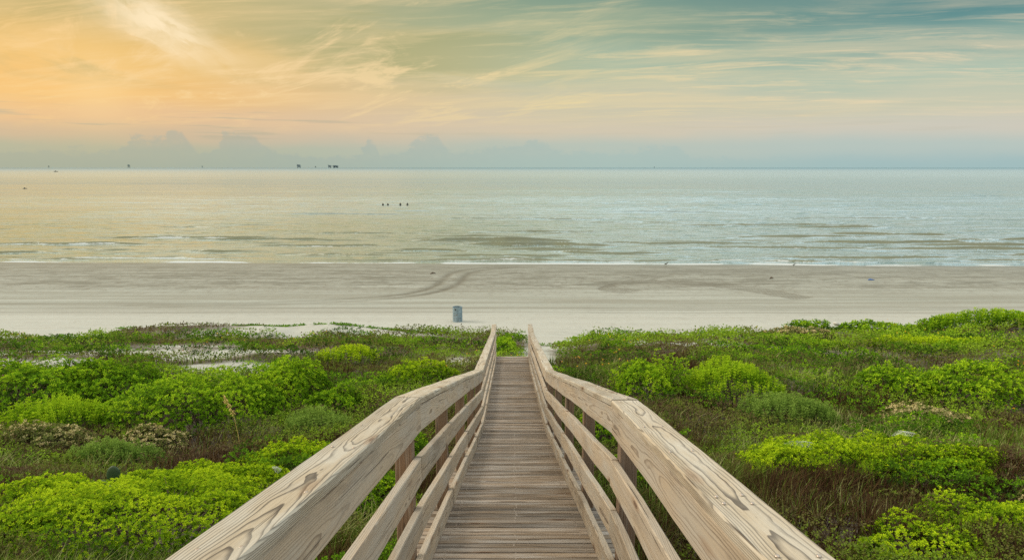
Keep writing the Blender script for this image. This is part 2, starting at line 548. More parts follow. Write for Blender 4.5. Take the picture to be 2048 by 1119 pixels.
# sea
m_, n, b = new_mat('sea_water')
geo = n.new('ShaderNodeNewGeometry')
x, y, z = n.sep(geo.outputs['Position'])[:3]
foam = n.attr('foam')
far = n.sm(y, 90, 900)
sh = n.sm(y, 190, 108)
n.put(b.inputs['Base Color'], n.mix(sh, n.mix(n.sm(y, 700, 6000), (.29, .39, .45), (.10, .22, .29)), (.165, .175, .115)))
b.inputs['IOR'].default_value = 1.333
b.inputs['Specular IOR Level'].default_value = 0.0
b.inputs['Roughness'].default_value = .9
w1 = n.noise(n.com(n.mul(x, .0035), n.mul(y, .014), 2.0), 1, 9, .50, .1)
w2 = n.noise(n.com(n.mul(x, .28), n.mul(y, .95), 4.0), 1, 5, .58, .2)
w5 = n.noise(n.com(n.mul(x, .035), n.mul(y, .50), 14.0), 1, 3, .45, .15)
hb = n.add(n.add(n.mul(w1, 4.2), n.mul(w5, n.sm(y, 330, 90, .10, .50))), n.mul(w2, n.sm(y, 400, 80, .10, .20)))
nb = n.bump(hb, .85, 1.0)
n.put(b.inputs['Normal'], nb)
lw = n.new('ShaderNodeLayerWeight')
lw.inputs['Blend'].default_value = .5
n.put(lw.inputs['Normal'], nb)
gl = n.new('ShaderNodeBsdfGlossy')
gl.inputs['Color'].default_value = (.86, .955, 1.0, 1)
n.put(gl.inputs['Roughness'], n.add(.06, n.mul(far, .10)))
n.put(gl.inputs['Normal'], nb)
msw = n.new('ShaderNodeMixShader')
n.put(msw.inputs[0], n.mul(n.sm(lw.outputs['Facing'], .58, .92, .04, .86), n.sm(y, 250, 3000, 1.0, .50)))
n.l.new(b.outputs[0], msw.inputs[1]); n.l.new(gl.outputs[0], msw.inputs[2])
fo = n.new('ShaderNodeBsdfDiffuse')
fo.inputs[0].default_value = (.52, .56, .57, 1)
fn = n.noise(n.com(n.mul(x, 1.4), n.mul(y, 3.5), 1.0), 1, 6, .7)
fmask = n.sm(n.add(foam, n.mul(n.sub(fn, .5), .9)), .42, .62)
fmask = n.mul(fmask, n.sm(foam, .02, .12))
ms = n.new('ShaderNodeMixShader')
n.put(ms.inputs[0], n.mul(fmask, .9))
n.l.new(msw.outputs[0], ms.inputs[1]); n.l.new(fo.outputs[0], ms.inputs[2])
n.l.new(ms.outputs[0], n.n['Material Output'].inputs[0])
M['sea'] = m_

# foliage kinds
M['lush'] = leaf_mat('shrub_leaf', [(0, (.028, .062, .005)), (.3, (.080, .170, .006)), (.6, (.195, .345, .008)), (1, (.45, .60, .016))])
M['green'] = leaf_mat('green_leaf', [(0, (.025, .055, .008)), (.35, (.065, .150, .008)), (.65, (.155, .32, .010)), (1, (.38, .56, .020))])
M['pale'] = leaf_mat('pale_leaf', [(0, (.045, .080, .015)), (.5, (.12, .22, .035)), (1, (.25, .38, .07))])
M['tan'] = leaf_mat('flower_head', [(0, (.08, .085, .03)), (.5, (.15, .19, .045)), (.72, (.28, .27, .10)), (1, (.56, .48, .25))], transl=.2)
M['cover'] = leaf_mat('cover_leaf', [(0, (.10, .065, .040)), (.2, (.13, .11, .05)), (.4, (.15, .17, .035)), (.65, (.16, .26, .025)), (1, (.26, .42, .025))], transl=.25)
M['grass'] = leaf_mat('grass_blade', [(0, (.040, .022, .012)), (.3, (.105, .062, .028)), (.5, (.085, .10, .020)), (.75, (.13, .24, .025)), (1, (.40, .40, .17))], transl=.2)
M['vine'] = leaf_mat('vine_leaf', [(0, (.06, .12, .015)), (.6, (.12, .27, .02)), (1, (.24, .40, .04))], transl=.25)
m_, n, b = new_mat('twig')
n.put(b.inputs['Base Color'], n.mix(n.noise(n.new('ShaderNodeTexCoord').outputs['Object'], 6, 3), (.05, .034, .024), (.16, .115, .08)))
b.inputs['Roughness'].default_value = .9
M['twig'] = m_


def plain(name, col, rough=.6, metal=0, var=.15, scale=4, col2=None):
    mt, n, b = new_mat(name)
    t = n.new('ShaderNodeTexCoord')
    nn = n.noise(t.outputs['Object'], scale, 5, .6)
    c2 = col2 or tuple(c * (1 - var * 2) for c in col)
    n.put(b.inputs['Base Color'], n.mix(n.sm(nn, .35, .68), col, c2))
    b.inputs['Roughness'].default_value = rough
    b.inputs['Metallic'].default_value = metal
    return mt


# ------------------------------------------------------------------ ground sheet
def axis(parts):
    out = [np.arange(a, b, s) for a, b, s in parts]
    return np.unique(np.round(np.concatenate(out), 4))


def grid(xs, ys):
    X, Y = np.meshgrid(xs, ys)
    nx, ny = len(xs), len(ys)
    i = np.arange(nx * ny).reshape(ny, nx)
    F = np.stack([i[:-1, :-1], i[:-1, 1:], i[1:, 1:], i[1:, :-1]], -1).reshape(-1, 4)
    return X.ravel(), Y.ravel(), F


def arc_track(X, Y, pts, w, n=60):
    """distance-based wheel track mask round a polyline through pts (smoothed)"""
    P = np.array(pts, float)
    t = np.linspace(0, len(P) - 1, n)
    xs = np.interp(t, range(len(P)), P[:, 0]); ys = np.interp(t, range(len(P)), P[:, 1])
    for _ in range(8):
        xs[1:-1] = (xs[:-2] + xs[2:] + 2 * xs[1:-1]) / 4; ys[1:-1] = (ys[:-2] + ys[2:] + 2 * ys[1:-1]) / 4
    out = np.zeros_like(X)
    sel = (X > xs.min() - 2) & (X < xs.max() + 2) & (Y > ys.min() - 2) & (Y < ys.max() + 2)
    xx, yy = X[sel], Y[sel]
    d = np.full(xx.shape, 9.0)
    for i in range(n - 1):
        ax, ay, bx, by = xs[i], ys[i], xs[i + 1], ys[i + 1]
        L = (bx - ax) ** 2 + (by - ay) ** 2 + 1e-9
        q = np.clip(((xx - ax) * (bx - ax) + (yy - ay) * (by - ay)) / L, 0, 1)
        d = np.minimum(d, np.hypot(xx - ax - q * (bx - ax), yy - ay - q * (by - ay)))
    out[sel] = np.exp(-(d / w) ** 2)
    return out


BARE = [(-11.5, 31.2, 3.0, .9), (-7.6, 33.0, 2.4, .8), (-12.5, 26.0, 1.6, .8), (-11.0, 22.0, 1.6, .7), (-17.5, 24.5, 2.6, .45), (5.5, 29.5, 1.8, .5), (-9.5, 32.6, 3.6, .8), (-6.2, 31.8, 2.6, .7), (-13.2, 19.5, 1.2, .5), (-8.6, 19.8, 1.4, .8), (-9.4, 23.5, 1.6, .9), (-13.5, 24.0, 2.2, .7),
        (-16.0, 20.6, 2.5, .7), (.95, 23.0, .50, 3.0), (1.35, 29.0, .65, 4.2), (0, 20.9, .9, .45), (4.2, 26.0, 1.5, .45), (7.5, 25.5, 2.0, .45),
        (-1.75, 21.2, .4, 1.0), (11.0, 32.5, 2.2, .7), (-22, 19.5, 3, .5), (9.0, 17.9, .3, .3), (2.9, 32.5, 1.5, 1.5)]


def bare(x, y):
    b = 0
    for cx, cy, rx, ry in BARE:
        b = np.maximum(b, np.exp(-(((x - cx) / rx) ** 2 + ((y - cy) / ry) ** 2)))
    return b * (.75 + .8 * sstep(.35, .6, fbm(np.asarray(x) * .9, np.asarray(y) * 1.1, seed=66)))


def litter_mask(x, y):
    e = sstep(.3, -1.0, y - veg_edge(x))
    return e * (1 - np.clip(bare(x, y) * 1.7, 0, 1))


xs = axis([(-160, -60, 4), (-60, -26, .5), (-26, 26, .16), (26, 60, .5), (60, 164, 4)])
ys = axis([(-14, 4, .6), (4, 36, .22), (36, 76, .14), (76, 86, 2)])
X, Y, F = grid(xs, ys)
Z = ground_z(X, Y)
mark = np.zeros_like(X)
rr0 = random.Random(12)
# the wheel tracks of the pair that curves down from the water, then the turning circle on the right
for pts in ([(-26, 45.2), (-17, 46.2), (-11, 47.8), (-7.5, 49.9), (-5.9, 54.4), (-5.95, 58.0), (-5.75, 61.5), (-4.46, 64.7), (-2.5, 65.9), (.5, 66.9)],
            [(-24, 44.6), (-15, 45.6), (-9, 47.4), (-5.9, 50.2), (-4.5, 54.1), (-4.2, 57.0), (-4.2, 61.2), (-2.9, 64.2), (-.9, 65.6), (2.0, 66.6)]):
    mark = np.maximum(mark, arc_track(X, Y, pts, .40) * (.35 + .65 * sstep(47, 50, Y)) * (.7 + .5 * vnoise(X * 2, Y * 2, seed=4)))
for q in range(5):
    o_ = q * .72
    mark = np.maximum(mark, .95 * arc_track(X, Y, [(8.4 + o_ * .5, 50.2 + o_ * .5), (6.6 + o_ * .5, 52.2 + o_ * .45), (7.6 + o_ * .3, 54.6 + o_ * .5), (11.0, 55.6 + o_ * .6), (15.2 + o_ * .3, 54.6 + o_ * .6), (18.4 + o_ * .5, 51.0 + o_ * .5), (20.2 + o_ * .5, 47.6 + o_ * .3)], .15))
for q in range(16):
    xa = rr0.uniform(-45, 40); ya = rr0.uniform(50, 65); ln0 = rr0.uniform(6, 18); cv_ = rr0.uniform(-2.2, 2.2); sl0 = rr0.uniform(-.12, .12)
    for off in (0, 1.5):
        mark = np.maximum(mark, rr0.uniform(.3, .6) * arc_track(X, Y, [(xa + ln0 * t_, ya + off * .8 + sl0 * ln0 * t_ + cv_ * (4 * t_ * (1 - t_))) for t_ in (0, .2, .4, .6, .8, 1)], .15, 30))
for off in (0, .9, 1.9, 3.0):
    mark = np.maximum(mark, .6 * arc_track(X, Y, [(7.8 + off, 55.5), (10 + off * .8, 58.5), (13.5 + off * .6, 62.0 - off * .2), (19 + off, 64.5 - off * .4), (27, 65.0 - off * .5)], .20))
for off in (0, 1.0):
    mark = np.maximum(mark, .6 * arc_track(X, Y, [(13, 57.8 + off), (17, 55.5 + off), (21.5, 51.0 + off)], .15))
for off in (0, .5, 1.5, 2.0):
    mark = np.maximum(mark, .55 * arc_track(X, Y, [(10, 57 + off), (15, 61.5 + off), (22, 62.0 + off), (30, 60 + off * .6)], .16))
for yy, x0, x1, sl_ in ((44.2, -60, 60, .004), (42.6, -60, 60, -.006), (47.4, 14, 60, .01), (43.4, 2, 60, .012), (60.5, -42, -2, -.012), (46.0, -60, -4, .006), (58.5, -40, -12, .02)):
    fade = sstep(x0, x0 + 5, X) * sstep(x1, x1 - 5, X)
    mark = np.maximum(mark, .50 * fade * np.exp(-((Y - yy - sl_ * X - .5 * (vnoise(X * .08, yy) - .5)) / .17) ** 2) * (.45 + .75 * vnoise(X * .35, Y * 3, seed=5)))
for cx, cy, rx, ry in ((-6.6, 56.5, .9, .35), (15.1, 60.8, 1.0, .4), (21.5, 60.8, 1.3, .4), (0.2, 61.8, .9, .25), (7.5, 60.5, 1.0, .3), (-22.6, 56.2, 1.1, .3), (-13.6, 61, .8, .25), (12.2, 63.5, .4, .2)):
    q = gauss(X, Y, cx, cy, rx, ry)
    mark = np.maximum(mark, np.clip(q * 1.2 * (.3 + vnoise(X * 3, Y * 6, seed=6)), 0, 1))
    Z = Z + .10 * q
Z = Z - mark * .05
sy = shore_y(X)
wet = .30 * sstep(24, 10, sy - Y + 3 * (fbm(X * .04, Y * .3, seed=3) - .5)) + .7 * (sstep(11.0, 2.0, sy - Y + 2.0 * (vnoise(X * .05, Y * .4, seed=3) - .5)) * .5 + sstep(1.4, .3, sy - Y) * .5)
lit = litter_mask(X, Y) * (.85 + .15 * sstep(.35, .55, fbm(X * .9, Y * .9, seed=12)))
ground = mesh_np('sand_ground', np.stack([X, Y, Z], 1), F, M['sand'], smooth=True,
                 attrs={'wet': ('FLOAT', wet), 'mark': ('FLOAT', mark), 'litter': ('FLOAT', lit)})
tag(ground, 'pale sand beach and dune behind the shore, with wheel tracks', kind='structure')

# ------------------------------------------------------------------ the sea
xs = axis([(-30000, -3000, 3000), (-3000, -400, 200), (-400, -90, 10), (-90, 90, .4), (90, 400, 10), (400, 3000, 200), (3000, 33000, 3000)])
yl = [66.0]
while yl[-1] < 60000:
    d = yl[-1]
    yl.append(d + (.14 if d < 110 else .14 * (d / 110) ** 1.6))
ys = np.array(yl)
X, Y, F = grid(xs, ys)
D = Y - shore_y(X)
amp = sstep(0, 6, D)
Z = np.zeros_like(X)
foamv = sstep(1.3, .2, np.abs(D - .7 - 1.6 * (fbm(X * .15, 2.0, seed=30) - .4))) * (.25 + .6 * vnoise(X * .35, 9.1, seed=31))
foamv = np.maximum(foamv, .38 * sstep(1.6, .2, D))
# low swells rolling in, each with its own stretch of shore: (x centre, half length, distance offshore, height, foam)
SW = [(-2.0, 7.5, 22.5, .30, .15), (2.5, 6.5, 17.2, .32, .40), (15, 9, 21.0, .24, .0), (-30, 10, 25, .22, .5), (-22, 9, 23.5, .20, .0), (-16, 7, 15.5, .20, .5),
      (22, 10, 15.6, .22, .45), (10, 6, 9.5, .20, .3), (33, 12, 22.5, .30, .1), (28, 8, 29, .22, .0), (38, 9, 33, .28, 0), (-7, 11, 3.0, .20, .45), (-26, 8, 4.0, .18, .7),
      (8, 10, 3.2, .20, .45), (26, 9, 6.5, .22, .3), (38, 9, 4.5, .20, .4), (-33, 5, 11, .20, .3), (-24, 4, 9.5, .18, .2), (-13, 5, 7, .15, .0), (18, 7, 3.0, .15, .6),
      (5, 5, 13, .16, .1), (-9, 5, 12, .15, .1), (-4, 6, 29, .14, 0), (10, 9, 36, .16, 0), (-14, 10, 33, .14, 0), (40, 12, 15, .24, .3), (46, 9, 26, .26, 0),
      (-38, 9, 18, .22, .6), (30, 12, 48, .2, 0), (14, 10, 55, .16, 0), (-34, 10, 42, .16, 0), (0, 14, 62, .18, 0), (-20, 14, 74, .18, 0), (44, 14, 66, .22, 0), (24, 14, 84, .2, 0)]
SW = [(c * 1.5 if abs(c) > 11 else c, l * 1.25, o_, h_, f_) for c, l, o_, h_, f_ in SW]
SW += [(60, 9, 19, .30, .1), (-60, 8, 8, .2, .3), (50, 8, 2.8, .22, .4), (62, 8, 9, .22, .3), (-50, 10, 2.6, .2, .4), (54, 8, 44, .28, 0), (0, 8, 6.5, .16, .2), (30, 9, 3.0, .2, .5)]
for k_, (cx, hl, off, h, fm) in enumerate(SW):
    yy = off + 1.3 * (fbm(X * .10, k_ * 3.1, seed=40) - .5) * 2 + .6 * (vnoise(X * .4, k_ * 1.7, seed=41) - .5)
    env = np.exp(-(np.abs(X - cx) / hl) ** 3) * (.45 + .75 * fbm(X * .28, k_ * 5.5, seed=42, oct=3))
    d = D - yy
    wd = .28 + off * .004
    h = h * 1.15
    prof = np.where(d < 0, np.exp(-(d / (wd * .55)) ** 2), np.exp(-(d / (wd * 3.0)) ** 2))
    Z += (1.7 if k_ < 2 else 1.15) * h * env * prof
    if fm:
        foamv = np.maximum(foamv, fm * 1.7 * env * sstep(1.0, .2, np.abs(d + wd * .75) / (wd * .7)) * (.35 + .9 * fbm(X * .5, Y * .9, seed=43)))
far_amp = np.clip(1 - (Y - 66) / 500, 0, 1)
Z += amp * far_amp * (.42 * (fbm(X * .045, Y * .40, seed=50) - .5) + .20 * (fbm(X * .16, Y * 1.0, seed=51) - .5))
Z = SEA_Z + Z * amp - .02 * (1 - amp)
sea = mesh_np('sea', np.stack([X, Y, Z], 1), F, M['sea'], smooth=True, attrs={'foam': ('FLOAT', foamv)})
tag(sea, 'calm sea with low swells breaking near the shore', kind='structure')

# ------------------------------------------------------------------ the boardwalk
HW = .49           # half the clear width
CAPZ = {'k': [(-3.2, -.50), (3.33, -1.152), (10.33, -3.126), (18.9, -4.657), (20.6, -4.775)]}
CY = [p[0] for p in CAPZ['k']]; CZ = [-.50, -1.152, -3.126, -4.657, -4.775]
CZ[0] = -1.152 + (3.33 + 3.2) * .2035


def cap_z(y, side=0):
    z = float(np.interp(y, CY, CZ))
    r_ = random.Random(int(round(y * 100)) * 7 + side)
    return z + r_.uniform(-.006, .006) - (.012 if side > 0 else 0)


def walk_x(y):
    return .06 * np.interp(y, [-3, 1.0, 3.3, 10.3, 20.6], [-.7, -.22, .35, .6, .1])


POST_Y = [-1.92, -.17, 1.58, 3.33, 5.08, 6.83, 8.58, 10.33, 12.04, 13.76, 15.47, 17.19, 18.9, 20.52]
walk = empty('boardwalk', (0, 10.33, -4.6), 'weathered timber boardwalk with railings running down the dune to the beach', 'boardwalk')
WL = Vector((0, 10.33, -4.6))
rr = random.Random(3)


def board(name, mat, pts, xo, xi, ztop, thick, parent=walk, label=None, nsub=7, bev=.004, gap=.0025):
    """board following pts [(y, capz)...]; xi/xo lateral limits; ztop/thick vertical; ends cut plumb"""
    ys_ = []
    for i in range(len(pts) - 1):
        (y0, z0), (y1, z1) = pts[i], pts[i + 1]
        m = max(2, int((y1 - y0) / .35))
        for j in range(m):
            ys_.append((y0 + (y1 - y0) * j / m, z0 + (z1 - z0) * j / m))
    ys_.append(pts[-1])
    ys_[0] = (ys_[0][0] + gap, ys_[0][1]); ys_[-1] = (ys_[-1][0] - gap, ys_[-1][1])
    # rounded cross-section with a few points on each face so that it can warp
    x0, x1 = min(xo, xi), max(xo, xi)
    z1_, z0_ = ztop, ztop - thick
    sec = [(x0 + bev, z0_), (x1 - bev, z0_), (x1, z0_ + bev), (x1, z1_ - bev), (x1 - bev, z1_), (x0 + bev, z1_), (x0, z1_ - bev), (x0, z0_ + bev)]
    V = []; L = []
    rnd = rr.random()
    ph1, ph2 = rr.uniform(0, 9), rr.uniform(0, 9)
    s = 0
    wide = (x1 - x0) > thick
    for i, (yy, zz) in enumerate(ys_):
        if i: s += math.hypot(yy - ys_[i - 1][0], zz - ys_[i - 1][1])
        wv = .0022 * math.sin(s * 2.3 + ph1) + .0012 * math.sin(s * 5.9 + ph2)
        wx_ = walk_x(yy)
        for (a, c) in sec:
            V.append((a + wx_ + (0 if wide else wv) - WL.x, yy - WL.y, zz + c + (wv if wide else wv * .5) - WL.z))
            if wide:
                L.append((s + rnd * 5, a - (x0 + x1) / 2, c - z0_))
            else:
                L.append((s + rnd * 5, c - (z0_ + z1_) / 2, abs(a - xo)))
    nsec = len(sec); m = len(ys_)
    V = np.array(V); L = np.array(L)
    idx = np.arange(m * nsec).reshape(m, nsec)
    q = np.stack([idx[:-1], np.roll(idx[:-1], -1, 1), np.roll(idx[1:], -1, 1), idx[1:]], -1).reshape(-1, 4)
    caps = np.stack([idx[0][::-1], idx[-1]])
    o = mesh_np(name, V, [q, caps], mat, parent, attrs={'lc': ('FLOAT_VECTOR', L), 'rnd': ('FLOAT', np.full(len(V), rnd))})
    if label: o['label'] = label
    return o


def path(y0, y1, side):
    ys_ = [y0] + [p for p in POST_Y if y0 + .05 < p < y1 - .05] + [y1]
    return [(p, cap_z(p, side)) for p in ys_]


def screw_mesh():
    mb = MB()
    mb.lathe([(.0001, .0016), (.0030, .0018), (.0046, .0012), (.0050, -.001)], 12)
    o = mb.build('screw', M['screw'], walk, True)
    return o


screw0 = None


def add_screw(parent, p):
    global screw0
    if screw0 is None:
        screw0 = screw_mesh()
        o = screw0
    else:
        o = screw0.copy()
        COL.objects.link(o)
    o.parent = parent
    o.location = p
    return o


for side in (-1, 1):
    cap_cuts = [-3.0, 3.33, 6.83, 10.33, 13.76, 17.19, 20.56] if side < 0 else [-3.0, 3.33, 6.83, 10.33, 13.76, 17.19, 20.62]
    for a, b_ in zip(cap_cuts[:-1], cap_cuts[1:]):
        o = board('cap_board', M['cap'], path(a, b_, side), side * (HW + .135), side * (HW - .006), 0, .038, bev=.006)
        if a < 7:
            for yy in [a + .07 if a > 0 else .35, a + .12 if a > 0 else .8] + [p + q for p in POST_Y for q in (-.04, .03) if a + .2 < p < b_ - .2] + [1.2, 2.1, 2.55][: 3 if a < 0 else 0] + [b_ - .08]:
                for lx in (HW + .022, HW + .098):
                    if rr.random() < .8:
                        y2 = yy + rr.uniform(-.03, .03)
                        add_screw(o, (side * (lx + rr.uniform(-.008, .008)) + walk_x(y2) - WL.x, y2 - WL.y, float(np.interp(y2, CY, CZ)) + .003 - (.012 if side > 0 else 0) - WL.z))
    lay = [('top_rail_board', -.0415, .14, [-3.0, 3.33, 6.83, 10.33, 13.76, 17.19, 20.56]),
           ('side_rail_board', -.322, .14, [-3.0, 3.33, 8.58, 10.33, 15.47, 18.9, 20.56] if side < 0 else [-3.0, 3.33, 6.83, 10.33, 13.76, 17.19, 20.56]),
           ('side_rail_board', -.602, .14, [-3.0, 3.33, 6.83, 10.33, 15.47, 20.56]),
           ('kick_board', -.876, .14, [-3.0, 1.58, 5.08, 8.58, 10.33, 13.76, 18.9, 20.56])]
    for nm, zt, th, cuts in lay:
        for a, b_ in zip(cuts[:-1], cuts[1:]):
            board(nm, M['rail'], path(a, b_, side), side * (HW + .038), side * HW, zt, th)
    for yy in POST_Y:
        zt = cap_z(yy, side) - .0395
        gz = float(ground_z(side * .57, yy)) - .4
        x0 = side * (HW + .0395 + .045) + walk_x(yy)
        hgt_ = zt - gz
        mb_v = []; L = []
        rnd = rr.random()
        h2 = .0445; bv = .004
        sec = [(-h2 + bv, -h2), (h2 - bv, -h2), (h2, -h2 + bv), (h2, h2 - bv), (h2 - bv, h2), (-h2 + bv, h2), (-h2, h2 - bv), (-h2, -h2 + bv)]
        lev = np.linspace(0, hgt_, 6)
        for q in lev:
            for a, c in sec:
                top = -.02 if q == hgt_ and False else 0
                mb_v.append((x0 + a - WL.x, yy + (.045 if yy > 20 else 0) * -1 + c - WL.y, gz + q + top - WL.z))
                L.append((q + rnd * 5, a, c))
        idx = np.arange(6 * 8).reshape(6, 8)
        q4 = np.stack([idx[:-1], np.roll(idx[:-1], -1, 1), np.roll(idx[1:], -1, 1), idx[1:]], -1).reshape(-1, 4)
        mesh_np('post', np.array(mb_v), [q4, np.stack([idx[0][::-1], idx[-1]])], M['post'], walk,
                attrs={'lc': ('FLOAT_VECTOR', np.array(L)), 'rnd': ('FLOAT', np.full(48, rnd))})
    for a, b_ in zip([-3.0, 3.33, 10.33, 18.9], [3.33, 10.33, 18.9, 20.5]):
        board('stringer', M['post'], [(a, float(np.interp(a, CY, CZ))), (b_, float(np.interp(b_, CY, CZ)))], side * (HW - .02), side * (HW - .06), -1.066, .19)

# the deck: narrow planks laid across
dv = []; dl = []; dr_ = []; df = []
nails = MB()
yy = -2.9
DECK = -1.028
while yy < 20.56:
    w = .089 + rr.uniform(-.002, .002)
    sl_ = (np.interp(yy + .1, CY, CZ) - np.interp(yy, CY, CZ)) / .1
    c = math.cos(math.atan(sl_))
    wy_ = w * c
    z0 = float(np.interp(yy, CY, CZ)) + DECK + rr.uniform(-.002, .002)
    z1 = float(np.interp(yy + wy_, CY, CZ)) + DECK + rr.uniform(-.002, .002)
    e0, e1 = -HW - .17 + rr.uniform(-.02, .02), HW + .17 + rr.uniform(-.02, .02)
    rnd = rr.random()
    tl = rr.uniform(-.003, .003)
    bw = .009
    wx_ = walk_x(yy)
    base_i = len(dv)
    xs_ = np.linspace(e0, e1, 9)
    cup = rr.uniform(-.0015, .0025)
    for xx in xs_:
        sagz = .0015 * math.sin(xx * 4 + rnd * 9) + tl * xx
        for (a, c_) in ((0, -.038), (1, -.038), (1, -.004), (1 - bw / w, 0), (.5, cup), (bw / w, 0), (0, -.004)):
            dv.append((xx + wx_ - WL.x, yy + a * wy_ - WL.y, z0 + (z1 - z0) * a + c_ + sagz - WL.z))
            dl.append((xx + rnd * 50, (a - .5) * w, c_ + .038)); dr_.append(rnd)
    for nx in (-.43, 0, .43):
        if rr.random() < .8 and yy < 12:
            for fy in (.28, .72):
                jx, jy = nx + rr.uniform(-.012, .012), fy + rr.uniform(-.08, .08)
                nails.tube([(jx + wx_ - WL.x, yy + jy * wy_ - WL.y, z0 + (z1 - z0) * jy - .002 - WL.z), (jx + wx_ - WL.x, yy + jy * wy_ - WL.y, z0 + (z1 - z0) * jy + .0035 - WL.z)], .0048, 6)
    k7 = 7
    for i in range(8):
        for j in range(7):
            df.append((base_i + i * k7 + j, base_i + (i + 1) * k7 + j, base_i + (i + 1) * k7 + (j + 1) % k7, base_i + i * k7 + (j + 1) % k7))
    yy += wy_ + .015 * c + rr.uniform(-.002, .003)
deck = mesh_np('deck', np.array(dv), np.array(df), M['deck'], walk,
               attrs={'lc': ('FLOAT_VECTOR', np.array(dl)), 'rnd': ('FLOAT', np.array(dr_))})


tag(nails.build('nail_heads', M['screw'], walk), kind='stuff')

# ------------------------------------------------------------------ plants
def leaves(P, N, L, Wd, k, spread, tint, up=.0):
    """k rhombic leaves round each point P with axis N -> V, F, tint"""
    n = len(P)
    N = N / np.linalg.norm(N, axis=1, keepdims=True)
    ref = np.where(np.abs(N[:, 2:3]) < .9, np.array([[0, 0, 1.0]]), np.array([[1.0, 0, 0]]))
    T1 = np.cross(N, ref); T1 /= np.linalg.norm(T1, axis=1, keepdims=True)
    T2 = np.cross(N, T1)
    a0 = rng.uniform(0, 6.28, n)
    Vs = []; Ts = []
    for j in range(k):
        a = a0 + j * 2.4
        sp = spread * (.35 + .9 * (j + .5) / k) * rng.uniform(.8, 1.2, n)
        dr = N * np.cos(sp)[:, None] + (T1 * np.cos(a)[:, None] + T2 * np.sin(a)[:, None]) * np.sin(sp)[:, None]
        dr[:, 2] += up
        dr /= np.linalg.norm(dr, axis=1, keepdims=True)
        side = np.cross(dr, N + .01 * T1); side /= (np.linalg.norm(side, axis=1, keepdims=True) + 1e-9)
        l = (L * rng.uniform(.7, 1.2, n))[:, None]; w = (Wd * rng.uniform(.8, 1.2, n))[:, None]
        nn = np.cross(side, dr)
        b0 = P + dr * l * .12
        Vs.append(np.stack([b0, P + dr * l * .62 + side * w - nn * l * .05, P + dr * l + nn * l * .10 * 0, P + dr * l * .62 - side * w - nn * l * .05], 1))
        t = np.clip(tint + rng.normal(0, .10, n), 0, 1)
        Ts.append(np.repeat(t[:, None], 4, 1))
    V = np.concatenate(Vs).reshape(-1, 3)
    T = np.concatenate(Ts).ravel()
    F = np.arange(len(V)).reshape(-1, 4)
    return V, F, T


SHRUBS = []


def in_shrub(x, y, pad=0.0):
    r = np.zeros_like(x, dtype=bool)
    for cx, cy, rx, ry, _ in SHRUBS:
        r |= ((x - cx) / (rx * .88 + pad)) ** 2 + ((y - cy) / (ry * .88 + pad)) ** 2 < 1
    return r


